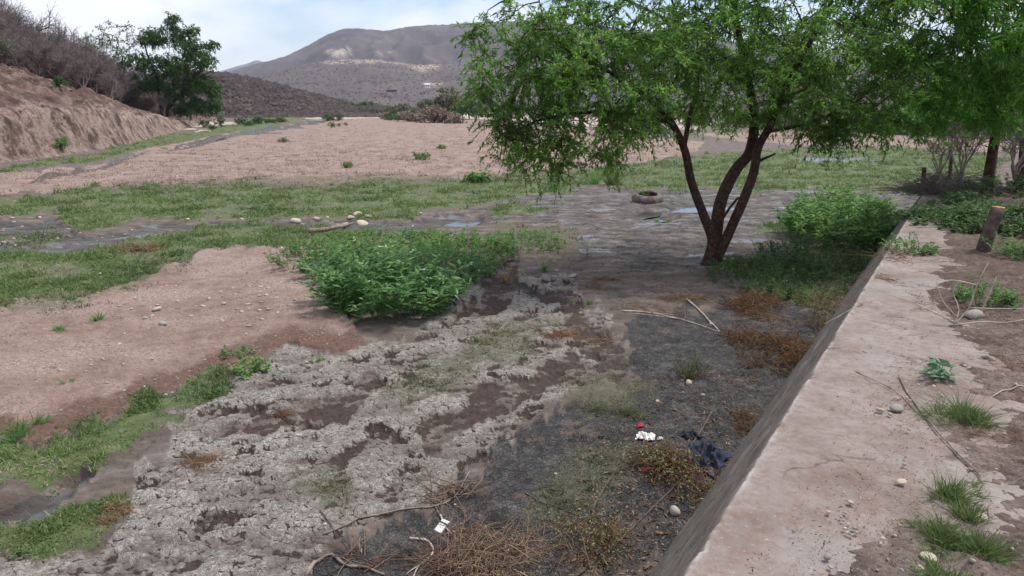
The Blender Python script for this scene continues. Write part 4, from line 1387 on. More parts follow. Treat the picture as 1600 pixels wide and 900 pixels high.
M_SCRUBR = leafmat('ridge_scrub', (.125, .10, .096), (.22, .18, .168), .45, .9, .1)
M_SCRUB = leafmat('hill_scrub', (.165, .136, .134), (.25, .205, .195), .5, .9, .1)
_u = np.linspace(.8, 20, 60); _I, _U = np.meshgrid(np.arange(90, len(BL) - 110, 2), _u, indexing='ij')
_x = BL[_I, 0] + BN[_I, 0] * _U; _y = BL[_I, 1] + BN[_I, 1] * _U
BG = np.stack([_x, _y, bank_h(_x, _y, _U) - .05], -1)
hill_scrub(BG, _U, 2200, .26, 'bank_undergrowth', L_DRYB, 0, 8)
hill_scrub(RIDGE, RT, 6500, 2.4, 'ridge_scrub', M_SCRUBR, 0, 5, 10, .75)
hill_scrub(FRONT, FT, 18000, 2.0, 'foothill_scrub', M_SCRUB, 0, 6, 4, 1.2)


# ------------------------------------------------------------------ turf
def grass_field():
    n = 250000
    rs = np.random.default_rng(21)
    px = rs.uniform(-330, 1720, n); py = 176 + 760 * rs.uniform(0, 1, n) ** 1.35
    dx = (px - 800) / FPX; yy = (450 - py) / FPX
    dz = -SP + yy * CP; dy = CP + yy * SP
    t_ = -CZ / dz
    x = dx * t_; y = dy * t_
    f = fields(x, y)
    s, u = su(x, y)
    g = f['grass'] * (.08 + 1.1 * ss(-.22, .3, fbm(x * .8, y * .8, 5, 90, .6)))
    g = g * (1 - .9 * f['water']) * (1 - .45 * f['wash'])
    thin = f['thin'] * ss(-.1, .35, fbm(x * 2.0, y * 2.0, 4, 95)) * .55
    ok = (u < -.75) | (s > 16)
    A = (rs.uniform(size=n) < g * .68) & ok
    B = (rs.uniform(size=n) < thin * .5) & ok & ~A
    rr_ = np.hypot(x, y)
    st_ = f['sand'] * (1 - f['grass']) * ss(16, 26, rr_) * (.35 + .9 * ss(-.3, .3, fbm(x * .25, y * .5, 4, 96)))
    Cc = (rs.uniform(size=n) < st_ * .22) & ok & ~A & ~B
    Dd = (rs.uniform(size=n) < f['grass'] * .10 * ss(-.1, .4, -fbm(x * .8, y * .8, 5, 90, .6))) & ok & ~A & ~B
    Cc = Cc | Dd
    for sel, mat, name, hh in ((A, L_GRASS, 'grass', .066), (B, L_OLGR, 'sparse_weeds', .05), (Cc, L_STRAW, 'straw_stubble', .045)):
        X, Y = x[sel], y[sel]
        z = ground_z(X, Y)
        r = np.hypot(X, Y)
        m = len(X); nb = 7 if name == 'grass' else 8
        sz = np.clip(r / 10, .6, 4.2) ** .7
        o = np.repeat(np.stack([X, Y, z - .01], 1), nb, 0)
        rr = np.repeat(sz, nb)
        o[:, :2] += rs.normal(size=(m * nb, 2)) * (.045 * rr)[:, None]
        d = rs.normal(size=(m * nb, 3)); d[:, 2] = np.abs(d[:, 2]) * .6 + .45; d = unit(d)
        ln = hh * rr * rs.uniform(.4, 1.5, m * nb) * np.repeat(.6 + .9 * np.clip(.5 + fbm(X * 1.3, Y * 1.3, 3, 98), 0, 1), nb); w = .011 * rr * rs.uniform(.6, 1.3, m * nb) * (1.3 if name == 'grass' else 1)
        TV = [(-.5, 0, 0), (.5, 0, 0), (.35, .6, .02), (-.35, .6, .02), (0, 1, -.1)]
        sc = np.stack([w, ln, ln], 1)
        M = frames(d, rs.normal(size=m * nb))
        V1 = (np.einsum('nij,nkj->nki', M, np.array(TV)[None] * sc[:, None, :]) + o[:, None, :]).reshape(-1, 3)
        off = (np.arange(m * nb) * 5)[:, None]
        pt = fbm(X * .5, Y * .5, 4, 97)
        base = np.clip(.48 + .6 * pt, .03, .98)
        tint = np.repeat(np.clip(np.repeat(base, nb) + rs.normal(size=m * nb) * .22, 0, 1), 5)
        mk(name, V1, [np.array([[0, 1, 2, 3]]) + off, np.array([[3, 2, 4]]) + off], mat, None, False, {'tint': tint}, 'stuff')


grass_field()


# ------------------------------------------------------------------ plants near the camera
def leafy_clump(name, c, rx, ry, h, nst, label, cat, mat, leaf=(.12, .04), per=22, lean=.35, parent_pts=None, zfun=None, tint=(.1, .7), up=.25, dense=1.0, stemmat=None, flowers=0):
    """many upright leafy stems filling an uneven mound"""
    root = thing(name, c, label, cat)
    a = rng.uniform(0, 2 * np.pi, nst); q = rng.uniform(0, 1, nst) ** .5
    bx = np.cos(a) * rx * q; by = np.sin(a) * ry * q
    gz = (zfun or ground_z)(c[0] + bx, c[1] + by) - c[2]
    hh = h * (1 - .55 * q ** 2.2) * rng.uniform(.65, 1.2, nst)
    d = np.stack([np.cos(a) * q * lean + rng.normal(size=nst) * .15, np.sin(a) * q * lean + rng.normal(size=nst) * .15, np.ones(nst)], 1)
    K = 5
    k = np.linspace(0, 1, K)[None, :, None]
    P = np.stack([bx, by, gz - .02], 1)[:, None] + d[:, None] * k * hh[:, None, None] + rng.normal(size=(nst, K, 3)) * .012 * (k > 0)
    P[:, :, :2] += (d[:, None, :2] * (k ** 2) * hh[:, None, None] * .5)
    mk('stems', *tubes(P, np.broadcast_to(np.linspace(.005, .0025, K) * (.6 + h), (nst, K)), 3, False), stemmat or mat, root, True,
       {'tint': np.full(nst * K * 3, .6)} if not stemmat else None, 'stuff')
    m = nst * per
    si = np.repeat(np.arange(nst), per); f = rng.uniform(.15, 1, m) ** .8 * (K - 1)
    i = np.clip(f.astype(int), 0, K - 2); fr = (f - i)[:, None]
    o = P[si, i] * (1 - fr) + P[si, i + 1] * fr
    an = rng.uniform(0, 2 * np.pi, m)
    ld = np.stack([np.cos(an), np.sin(an), rng.normal(size=m) * .35 + up], 1)
    V, F = leaves(o, ld, rng.normal(size=m) * .35, leaf[0] * rng.uniform(.35, 1.25, m), leaf[1] * rng.uniform(.7, 1.25, m))
    tn = np.clip(np.repeat(rng.uniform(*tint, nst), per) + rng.normal(size=m) * .24, 0, 1)
    mk('leaves', V, F, mat, root, False, {'tint': np.repeat(tn, 5)}, 'stuff')
    if flowers:
        tp = P[rng.choice(nst, flowers), -1] + np.array([0, 0, .03])
        fo = np.repeat(tp, 8, 0); fd = rdir(len(fo), .4)
        V, F = leaves(fo, fd, rng.normal(size=len(fo)), np.full(len(fo), .035), np.full(len(fo), .025))
        mk('flowers', V, F, L_FLOWER, root, False, {'tint': np.full(len(V), .6)}, 'stuff')
    return root


c = on_ground(606, 478); leafy_clump('leafy_bush', c, .88, .85, .86, 170, 'dense broad leaved green bush beside the near pink sand bar', 'bush', L_BROAD, (.17, .052), 24, .5)
c = on_ground(560, 438); leafy_clump('leafy_bush', c, .85, .7, .55, 110, 'left rear shoulder of broad leaved plants behind the dense bush', 'bush', L_BROAD, (.14, .045), 20, .4, tint=(.2, .75))
c = on_ground(690, 425); leafy_clump('herb_clump', c, .9, 1.1, .42, 170, 'fine leaved green herb clump with white flowers right of the broad leaved bush', 'plant', L_BROAD, (.09, .028), 24, .4, flowers=8)
c = on_ground(725, 395); leafy_clump('herb_clump', c, 1.0, 1.3, .42, 150, 'light green herb clump beside the narrow rill', 'plant', L_HERB, (.09, .03), 22, .4, tint=(.3, .9))
c = on_ground(480, 408); leafy_clump('herb_clump', c, .75, .9, .42, 90, 'greyish feathery herb clump at the left end of the leafy patch', 'plant', L_HERB, (.07, .018), 24, .3, tint=(0, .5), flowers=4)
c = on_ground(590, 392); leafy_clump('herb_clump', c, 1.7, 1.9, .30, 240, 'low yellow green herb patch behind the broad leaved bush', 'plant', L_HERB, (.075, .026), 20, .3, tint=(.45, 1), flowers=7)
c = on_ground(825, 378); leafy_clump('herb_clump', c, .8, 1.1, .28, 90, 'pale green herb patch just right of the narrow rill', 'plant', L_HERB, (.08, .02), 18, .3, tint=(.4, 1))
c = on_ground(392, 582); leafy_clump('weed', c, .16, .14, .17, 22, 'small bright green weed at the foot of the near sand bar', 'weed', L_HERB, (.06, .026), 16, .5, tint=(.6, 1))
c = on_ground(372, 556); leafy_clump('weed', c, .22, .12, .12, 18, 'dull grey green weed just above the small bright weed', 'weed', L_BROAD, (.05, .018), 14, .5)
_b = np.array([*wxy(15.3, -1.55), 0.0]); _b[2] = float(ground_z(_b[0], _b[1])[0])
leafy_clump('leafy_bush', _b, 1.05, 1.3, .95, 190, 'glossy green bush growing against the far part of the wall', 'bush', L_HERB, (.19, .06), 20, .4, tint=(.35, 1))
_b = np.array([*wxy(18.6, -2.0), 0.0]); _b[2] = float(ground_z(_b[0], _b[1])[0])
leafy_clump('leafy_bush', _b, 1.0, 1.6, .75, 130, 'rear green bush between the far wall face and the stream', 'bush', L_HERB, (.18, .058), 20, .4, tint=(.4, 1))
c = on_ground(1225, 440); leafy_clump('weed_patch', c, 1.25, 1.5, .35, 260, 'dark green shaded weeds between the tree foot and the wall', 'weed', L_DARK, (.075, .022), 18, .3, tint=(.1, .9))
c = on_ground(1270, 410); leafy_clump('weed_patch', c, 1.0, 1.5, .45, 160, 'tangled dull weeds under the bush by the wall', 'weed', L_DARK, (.08, .024), 18, .3, tint=(0, .6))


def tuft(px, py, wpx, hpx, label, mat, n=70, cat='grass tuft', zp=None, name='grass_tuft', lw=.010, tint=(.2, .9), bend=.7, loc=None):
    c = loc if loc is not None else on_ground(px, py)
    s = math.hypot(c[0], c[1], c[2] - CZ) / FPX
    w, h = wpx * s, hpx * s
    nc_ = max(2, n // 22)
    cx = rng.normal(size=(nc_, 2)) * .15; ci = rng.integers(0, nc_, n)
    cx = cx[ci] + rng.normal(size=(n, 2)) * .055
    a = np.arctan2(cx[:, 1], cx[:, 0]); q = np.clip(np.hypot(cx[:, 0], cx[:, 1]) * 2.4, .05, 1.2)
    o = np.stack([cx[:, 0] * w, cx[:, 1] * w, np.full(n, -.01)], 1)
    hs = rng.uniform(.55, 1.25, nc_)[ci]
    if loc is None:
        o[:, 2] += ground_z(c[0] + o[:, 0], c[1] + o[:, 1]) - c[2]
    d = np.stack([np.cos(a) * q * .5, np.sin(a) * q * .5, np.ones(n)], 1) + rng.normal(size=(n, 3)) * [.42, .42, .1]
    K = 4
    k = np.linspace(0, 1, K)[None, :, None]
    ln = h * hs * rng.uniform(.4, 1.3, n)
    C = o[:, None] + d[:, None] * k * ln[:, None, None]
    C[:, :, 2] -= (k[..., 0] ** 2) * (ln * bend * q)[:, None] * .6
    sd = unit(np.cross(d, rdir(n)))
    wd_ = lw * rng.uniform(.6, 1.2, n)
    tap = np.array([.8, 1, .7, .08])
    Lf = C - sd[:, None] * (wd_[:, None, None] * tap[None, :, None] * .5); Rt = C + sd[:, None] * (wd_[:, None, None] * tap[None, :, None] * .5)
    V = np.stack([Lf, Rt], 2).reshape(n, K * 2, 3)
    Fq = np.array([[2 * j, 2 * j + 1, 2 * j + 3, 2 * j + 2] for j in range(K - 1)])
    F = (Fq[None] + (np.arange(n) * K * 2)[:, None, None]).reshape(-1, 4)
    tn = np.repeat(np.clip(rng.uniform(*tint, n), 0, 1), K * 2)
    o_ = mk(name, V.reshape(-1, 3), F, mat, None, True, {'tint': tn})
    o_.location = c
    return tag(o_, label, cat)


tuft(850, 425, 26, 24, 'upright dark green tuft beside two pale stones on the mud', L_HERB, 60)
tuft(920, 475, 26, 14, 'right one of two green tufts above the orange dry grass', L_HERB, 50)
tuft(893, 474, 18, 12, 'left one of two green tufts above the orange dry grass', L_HERB, 40)
tuft(495, 568, 22, 14, 'lone green tuft on the grey crust below the near sand bar', L_HERB, 40)
tuft(792, 438, 30, 36, 'upright straw coloured dead reeds at the rill end', L_DRY, 60, 'dry grass', name='dry_reeds')
tuft(668, 492, 26, 24, 'few dead straw stems at the right foot of the leafy bush', L_DRY, 22, 'dry grass', name='dry_reeds')
tuft(1030, 346, 26, 14, 'small green tuft on grey mud left of the tree stems', L_HERB, 60)
tuft(960, 290, 34, 28, 'tall yellowish grass clump at the turf edge behind the tyre', L_OLGR, 90, lw=.02)
tuft(930, 288, 34, 24, 'tall green grass clump at the turf edge left of the yellowish one', L_HERB, 90, lw=.02)
tuft(1075, 585, 70, 30, 'olive grass clump on the black mud above the cream stone', L_OLGR, 150, lw=.008)
tuft(150, 498, 40, 12, 'flat green tuft on the near pink sand bar', L_HERB, 70)
tuft(95, 516, 30, 8, 'thin green runner left of the flat tuft on the near sand bar', L_HERB, 120)
tuft(110, 598, 34, 8, 'dull green tuft low on the near sand bar', L_BROAD, 40)
tuft(25, 675, 80, 26, 'bluish green tuft at the left edge below the sand bar', L_BROAD, 160)


def tangle(name, c, rx, ry, h, n, ln, label, cat, mat, w=.006, zfun=None, leafn=0, leafm=None, flat=.5, ll=.03, K=6, tint=(.1, .9)):
    """loose heap of arching dry strands"""
    root = thing(name, c, label, cat)
    nc_ = max(3, n // 55); cc_ = rng.normal(size=(nc_, 2)) * .5
    xy = cc_[rng.integers(0, nc_, n)] + rng.normal(size=(n, 2)) * .20
    q = np.clip(np.hypot(xy[:, 0], xy[:, 1]), 0, 1)
    o = np.stack([xy[:, 0] * rx, xy[:, 1] * ry, np.zeros(n)], 1)
    o[:, 2] = (zfun or ground_z)(c[0] + o[:, 0], c[1] + o[:, 1]) - c[2]
    o[:, 2] += h * rng.uniform(0, .7, n) * (1 - q ** 2)
    b = rng.uniform(0, 2 * np.pi, n)
    d = unit(np.stack([np.cos(b), np.sin(b), rng.uniform(-.1, flat * 2, n)], 1))
    l = ln * rng.uniform(.4, 1.3, n)
    k = np.linspace(0, 1, K)[None, :, None]
    C = o[:, None] + d[:, None] * k * l[:, None, None]
    curl = rdir(n) * (l * .35)[:, None]
    C = C + curl[:, None] * (k ** 2)
    C[:, :, 2] -= (k[..., 0] ** 2) * (l * .45)[:, None]
    C[:, 1:] += rng.normal(size=(n, K - 1, 3)) * .012 * ln
    g = (zfun or ground_z)((c[0] + C[:, :, 0]).ravel(), (c[1] + C[:, :, 1]).ravel()).reshape(n, K) - c[2]
    C[:, :, 2] = np.maximum(C[:, :, 2], g + .004)
    rr = np.linspace(1, .4, K)[None] * (w * rng.uniform(.5, 1.4, n))[:, None] * .5
    tn = np.repeat(rng.uniform(*tint, n), K * 3)
    mk('strands', *tubes(C, rr, 3, False), mat, root, True, {'tint': tn}, 'stuff')
    if leafn:
        si = rng.integers(0, n, leafn); f = rng.uniform(.2, 1, leafn) * (K - 1); i = np.clip(f.astype(int), 0, K - 2); fr = (f - i)[:, None]
        p_ = C[si, i] * (1 - fr) + C[si, i + 1] * fr
        V, F = leaves(p_, rdir(leafn, .3), rng.normal(size=leafn), ll * rng.uniform(.5, 1.3, leafn), ll * .55 * rng.uniform(.7, 1.2, leafn))
        mk('leaves', V, F, leafm, root, False, {'tint': np.repeat(rng.uniform(0, 1, leafn), 5)}, 'stuff')
    return root


M_RED = leafmat('reddish_dry_strand', (.075, .035, .022), (.25, .135, .075), .1, .85, .1)
M_BRM = leafmat('bramble_strand', (.10, .058, .042), (.36, .25, .185), .1, .85, .1)
L_SUCC = leafmat('tiny_pale_leaf', (.10, .13, .05), (.36, .38, .20), .25, .6)
c = on_ground(815, 868); tangle('dry_bramble', c, .50, .30, .15, 620, .30, 'heap of reddish dry bramble strands at the bottom edge', 'bramble', M_BRM, .006, None, 700, L_SUCC, .5, .022)
c = on_ground(690, 890); tangle('dry_bramble', c, .35, .25, .10, 160, .35, 'thin dry twigs left of the bramble heap at the bottom', 'bramble', M_BRM, .007)
c = on_ground(1045, 750); tangle('leafy_bramble', c, .36, .42, .26, 420, .26, 'brown bramble with tiny pale green leaves beside the blue cloth', 'bramble', M_RED, .006, None, 1500, L_SUCC, .6, .024)
c = on_ground(940, 850); tangle('leafy_bramble', c, .30, .3, .16, 180, .26, 'pale leaved creeper between the bramble heap and the wall foot', 'bramble', M_RED, .005, None, 900, L_SUCC, .6, .022)
c = on_ground(1150, 655); tangle('dry_weed', c, .22, .5, .10, 160, .22, 'dark brown dry stems along the wall foot behind the blue cloth', 'dry weed', M_RED, .005, None, 160, L_OLGR, .5, .03)
c = on_ground(700, 765); tangle('dry_twigs', c, .35, .22, .05, 42, .42, 'loose grey brown twigs round the white carton on the dark mud', 'twigs', M_BRM, .009)
c = on_ground(560, 880); tangle('dry_twigs', c, .25, .12, .04, 22, .4, 'few grey twigs by the twisted root at the bottom edge', 'twigs', M_BRM, .008)
c = on_ground(1010, 490); tangle('dry_twigs', c, .5, .3, .03, 40, .5, 'thin dry twigs around the long pale curved stick', 'twigs', M_BRM, .008)
c = on_ground(1205, 555); tangle('dry_weed', c, .55, .75, .30, 900, .28, 'rusty brown dry weed heap against the wall foot', 'dry weed', M_RED, .008, None, 1200, L_OLGR, .6, .035)
c = on_ground(1180, 480); tangle('dry_weed', c, .5, .5, .20, 420, .28, 'rusty dry weeds below the shaded green weeds', 'dry weed', M_RED, .009, None, 300, L_OLGR, .6, .04)
c = on_ground(1280, 500); tangle('dry_weed', c, .5, .8, .35, 420, .4, 'brown weed tangle leaning on the wall face', 'dry weed', M_BRM, .008, None, 500, L_DARK, .6, .05)
c = on_ground(872, 527); tangle('dry_grass', c, .42, .22, .07, 330, .16, 'orange dry grass mat on the mud in the middle', 'dry grass', L_DRY, .007)
c = on_ground(925, 440); tangle('dry_grass', c, .35, .3, .05, 130, .2, 'faint orange dry grass patch right of the two pale stones', 'dry grass', L_DRY, .008)
c = on_ground(1075, 470); tangle('dry_grass', c, .45, .3, .06, 160, .22, 'sparse dry grass by the fallen forked stick', 'dry grass', L_DRY, .007)
c = on_ground(310, 722); tangle('dry_grass', c, .22, .12, .06, 120, .16, 'orange dry tuft on the grey crust at left', 'dry grass', L_DRY, .006)
c = on_ground(165, 795); tangle('dry_grass', c, .16, .12, .04, 140, .1, 'beige dead grass on the lower left turf patch', 'dry grass', L_DRY, .006)
c = on_ground(210, 395); tangle('dry_grass', c, .7, .45, .12, 240, .3, 'brown dead grass hump in the left turf', 'dry grass', L_DRY, .014)
c = on_ground(432, 655); tangle('dry_grass', c, .16, .1, .04, 90, .12, 'small rusty tuft on the crust below the sand bar', 'dry grass', M_RED, .006)
c = on_ground(955, 640); tangle('dry_grass', c, .26, .2, .08, 200, .15, 'brownish dry tuft on the black mud left of the pale stones', 'dry grass', L_OLGR, .006)
# ------------------------------------------------------------------ terrace plants
def tz(x, y):
    s, u = su(np.atleast_1d(x), np.atleast_1d(y))
    return np.maximum(terr_h(s, u), np.where((u > 0) & (s < WEND), WTOP - .01, -9))


for px, py, w, h, n, lab in [(1507, 655, 95, 34, 330, 'bright green grass tuft on the terrace beside the crooked stick'),
                             (1487, 775, 85, 30, 260, 'green grass tuft on the terrace left of the stick end'),
                             (1470, 842, 90, 32, 300, 'wide green grass tuft at the lower right touching the grey slab'),
                             (1530, 862, 90, 32, 300, 'green grass tuft at the lower right beyond the grey slab'),
                             (1475, 905, 90, 28, 240, 'green grass tuft cut by the bottom edge of the view'),
                             (1512, 810, 60, 26, 160, 'small green grass tuft just above the grey slab')]:
    tuft(px, py, w, h, lab, L_GRASS, int(n * 2.2), loc=terrace_pt(px, py), lw=.0036, tint=(.0, .8), bend=1.5)
for px, py, w, h, lab in [(1540, 470, 70, 40, 'green weed behind the dry forked twigs on the terrace'), (1590, 400, 60, 40, 'green weed patch at the right frame edge of the terrace'),
                          (1420, 392, 60, 30, 'green weeds at the broken far end of the wall top')]:
    c = terrace_pt(px, py); s = c[1] / FPX
    leafy_clump('weed', c, w * s * .5, w * s * .6, h * s, 40, lab, 'weed', L_HERB, (.06, .02), 14, .5, zfun=tz, tint=(.1, .7))
c = terrace_pt(1470, 590)
leafy_clump('weed', c, .05, .05, .16, 7, 'pale broad leaved weed on the terrace near two white pebbles', 'weed', L_PALE, (.075, .055), 7, .5, zfun=tz, tint=(.3, 1), stemmat=M_DRYTWIG)
for px, py, rx, ry, n, lab in [(1515, 350, .75, 1.2, 220, 'dark green ground cover under the slanting terrace trunk'), (1590, 350, .9, 1.3, 200, 'dark green ground cover at the right edge under the trees'),
                               (1505, 325, .40, .8, 80, 'dark green weeds between the leaning stump and the wall end'), (1570, 300, 1.2, 1.2, 160, 'dark green weeds round the foot of the slanting terrace trunk')]:
    c = terrace_pt(px, py)
    leafy_clump('ground_cover', c, rx, ry, .26, n, lab, 'weed', L_DARK, (.085, .03), 18, .4, zfun=tz, tint=(.1, .9))
c = terrace_pt(1470, 300)
tangle('brush_heap', c + np.array([.2, 0, 0]), 1.0, 1.1, .55, 900, .55, 'heap of grey dry brush at the far end of the wall', 'brush heap', M_DRYTWIG, .012, tz)
c = terrace_pt(1520, 285)
tangle('brush_heap', c, .9, .8, .35, 500, .5, 'pinkish grey dry brush heap left of the slanting trunk', 'brush heap', M_BRM, .012, tz)
SPARSE = (bare_shrub_mesh(4.0, 2.6, 6, 6, 4), [None, None]); PROTO.append(SPARSE)
for px, py, sc, lab, i in [(1500, 285, .36, 'bare grey brush with upright twigs left of the slanting trunk', 1), (1585, 282, .42, 'bare brush with slanting twigs right of the slanting trunk', 2),
                           (1465, 280, .28, 'small bare brush at the wall end by the two short posts', 0)]:
    bare_shrub(terrace_pt(px, py), sc, i * 1.3, 4, lab, None)
c = terrace_pt(1380, 398)
tangle('dry_creeper', c, .25, .5, .05, 60, .3, 'dry creeper stems hanging over the broken wall end', 'dry creeper', M_BRM, .008, tz)
c = terrace_pt(1430, 440)
tangle('dry_litter', c, .55, .5, .02, 150, .16, 'brown dry stalk litter on the terrace beyond the clean wall top', 'dry litter', M_BRM, .004, tz, flat=.05)
c = terrace_pt(1500, 560)
tangle('dry_litter', c, .9, .9, .02, 420, .13, 'thin dry straws strewn over the terrace earth by the forked twigs', 'dry litter', M_BRM, .0026, tz, flat=.06)
c = terrace_pt(1400, 480)
tangle('dry_litter', c, .5, .8, .012, 260, .13, 'dark dry stalks along the border of earth and clean wall top', 'dry litter', M_RED, .0028, tz, flat=.03)
c = terrace_pt(1560, 690)
tangle('dry_litter', c, .22, .22, .03, 130, .13, 'dry straw litter right of the bright terrace tuft', 'dry litter', L_DRY, .0022, tz, flat=.1)
c = terrace_pt(1540, 560)
tangle('dry_litter', c, .35, .3, .02, 140, .14, 'dry stalk litter below the forked twigs on the terrace', 'dry litter', M_BRM, .003, tz, flat=.05)


# ------------------------------------------------------------------ sticks and twigs
def stick(name, pts, rad, label, mat, cat='stick', forks=(), surf=None, lift=0.0, group=None, seed=0, arch=None):
    """a fallen stick through survey pixels lying on the ground or terrace"""
    W = []
    for i, q in enumerate(pts):
        w = (terrace_pt if surf else on_ground)(q[0], q[1])
        w[2] += rad * .7 + (q[2] if len(q) > 2 else 0)
        if len(q) > 2:      # lifted points slide back along the sight line so the outline keeps its place
            v = w - np.array([0, 0, CZ]); w = np.array([0, 0, CZ]) + v
        W.append(w)
    W = np.array(W)
    q_ = np.linspace(0, len(W) - 1, (len(W) - 1) * 6 + 1); i_ = np.clip(q_.astype(int), 0, len(W) - 2); f_ = (q_ - i_)[:, None]
    p0, p1, p2, p3 = W[np.clip(i_ - 1, 0, None)], W[i_], W[i_ + 1], W[np.clip(i_ + 2, None, len(W) - 1)]
    W6 = .5 * (2 * p1 + (-p0 + p2) * f_ + (2 * p0 - 5 * p1 + 4 * p2 - p3) * f_ ** 2 + (-p0 + 3 * p1 - 3 * p2 + p3) * f_ ** 3)
    W6[:, 2] = (tz if surf else ground_z)(W6[:, 0], W6[:, 1]) + rad * .8
    for _ in range(2):      # a stick bridges the small hollows
        W6[1:-1, 2] = np.maximum(W6[1:-1, 2], (W6[:-2, 2] + W6[2:, 2]) / 2)
    forks = [(i * 6,) + tuple(r_) for i, *r_ in forks]
    W = W6; b0 = W[0].copy()
    n = len(W)
    root = thing(name, b0, label, cat, group)
    V, F, C, rr = tube1(W - b0, np.linspace(rad, rad * .45, n) * (1 + .12 * rng.normal(size=n)), 6, 1, .1)
    mk('shaft', V, F, mat, root)
    for (i, dx, dy, dz, ln) in forks:
        st = W[i] - b0; e = np.array([dx, dy, dz]) * ln
        V, F, C, rr = tube1([st, st + e * .5 + rng.normal(size=3) * .02 * ln, st + e], [rad * .6, rad * .45, rad * .2], 5, 3)
        mk('branch', V, F, mat, root)
    return root


stick('fallen_stick', [(972, 487), (1010, 489), (1060, 500), (1095, 510), (1124, 520)], .013, 'long pale curved stick lying on dark mud toward the tree', M_STICKP,
      forks=[(2, -.9, .35, .02, .7), (1, .8, -.35, .02, .5)])
stick('fallen_stick', [(1072, 468), (1092, 486), (1110, 504), (1124, 519)], .015, 'straight pale stick meeting the long curved one at its right end', M_STICKP)
stick('fallen_stick', [(1112, 645), (1100, 668), (1085, 690), (1066, 715)], .014, 'dark upright stick standing behind the blue cloth', M_STICKD)
stick('fallen_stick', [(505, 838), (560, 815), (620, 798), (680, 793), (712, 775), (735, 735)], .0085, 'long grey curved twig lying across the crust at the bottom', M_STICK,
      forks=[(3, .6, .5, .05, .25), (4, .8, .1, .1, .25), (3, .3, -.9, .03, .3)])
stick('fallen_stick', [(478, 905), (495, 878), (515, 868), (540, 885), (570, 888), (600, 898)], .014, 'thick twisted root curling up at the bottom edge', M_STICK)
stick('fallen_stick', [(640, 842), (668, 846), (676, 868), (655, 885), (645, 905)], .010, 'pale twisted forked twig left of the bramble heap', M_STICKP, forks=[(3, -.5, -.8, .1, .14)])
stick('fallen_stick', [(688, 805), (700, 830), (735, 858), (790, 885), (830, 905)], .007, 'pale curved twig crossing the bramble heap', M_STICKP, forks=[(2, .8, .2, .1, .3)])
stick('fallen_stick', [(925, 800), (945, 765), (968, 730)], .008, 'straight dark twig on the cracked black mud', M_STICKD)
stick('fallen_stick', [(895, 905), (950, 862), (1000, 815), (1060, 760), (1085, 735)], .011, 'long brown stick running from the bottom edge to the blue cloth', M_STICKD, forks=[(2, -.7, .5, .1, .3), (3, .6, .6, .1, .2)])
stick('fallen_stick', [(820, 772), (865, 792), (920, 815), (975, 800)], .006, 'thin brown curved twig above the bramble heap', M_STICKD)
stick('fallen_stick', [(500, 800), (520, 830), (550, 870)], .007, 'short dark twig leaning beside the long grey twig', M_STICKD)
stick('fallen_stick', [(482, 364), (520, 360), (552, 350)], .06, 'grey driftwood log beside the stones of the wash', M_STICK)
stick('fallen_stick', [(1600, 905 - 300), (1575, 612), (1545, 622)], .006, 'pale bare stick lying at the right frame edge of the terrace', M_STICKP, surf=1)
stick('crooked_stick', [(1405, 585), (1418, 612), (1450, 655), (1490, 700), (1528, 738), (1543, 775), (1545, 810)], .0065, 'long crooked stick lying on the terrace earth', M_STICK, surf=1, forks=[(5, .4, .35, .25, .06)])
stick('fallen_stick', [(1300, 500 + 60), (1350, 585), (1400, 610), (1450, 655), (1500, 660)], .004, 'thin dry stalk lying across the wall top', M_STICK, surf=1)
stick('fallen_stick', [(1390, 462), (1330, 480), (1290, 500)], .005, 'thin twig poking out over the wall edge', M_STICK, surf=1)
# dry forked plant on the terrace
c = terrace_pt(1490, 510)
root = thing('dry_plant', c, 'dry straw coloured forked stalks standing on the terrace', 'dry plant')
s = c[1] / FPX
for pts in ([(0, 0, 0), (.10, .02, .12), (.14, .03, .30), (.20, .04, .44)], [(0, 0, 0), (.05, .05, .10), (.02, .1, .22), (.06, .1, .30)], [(.10, .02, .12), (.25, .0, .12), (.45, -.03, .13)],
            [(0, 0, .02), (-.10, .1, .07), (-.22, .2, .12), (-.36, .25, .16)], [(.03, .02, .05), (-.07, .05, .16), (-.12, .08, .30)], [(.14, .03, .28), (.0, .1, .30), (-.1, .1, .27)],
            [(0, 0, 0), (.16, -.05, .04), (.30, -.1, .05), (.5, -.12, .1)], [(.3, .2, 0), (.34, .2, .14), (.38, .2, .30)]):
    V, F, C, rr = tube1(np.array(pts) * 1.1, np.linspace(.007, .003, len(pts)), 5, 3)
    mk('stalk', V, F, M_STICKP, root)

# cut posts at the wall end
def post(px, py, h, r, lean, label, cut=None):
    c = terrace_pt(px, py); root = thing('wooden_post', c, label, 'post')
    V, F, C, rr = tube1([(0, 0, -.1), (lean * .5 * h, 0, h * .5), (lean * h, 0, h)], [r * 1.1, r, r * .95], 9, 3, .08)
    mk('shaft', V, F, M_BARK if not cut else M_STICKD, root)
    if cut:
        V, F = tubes(np.array([[(lean * h, 0, h - .005), (lean * h * 1.01, 0, h + .012)]]), np.array([[r * .93, r * .9]]), 10)
        mk('cut_end', V, F, cut, root)


M_CUT = solid('fresh_cut_wood', (.38, .17, .06), (.55, .30, .13), 30, .8, .2)
post(1534, 392, .50, .075, .22, 'leaning stump with orange cut top in the dark ground cover', M_CUT)
post(1442, 290, .38, .045, -.06, 'short dark post at the far wall end, left of the other', None)
post(1484, 272, .45, .04, -.05, 'short dark post among the dry brush, right of the other', None)

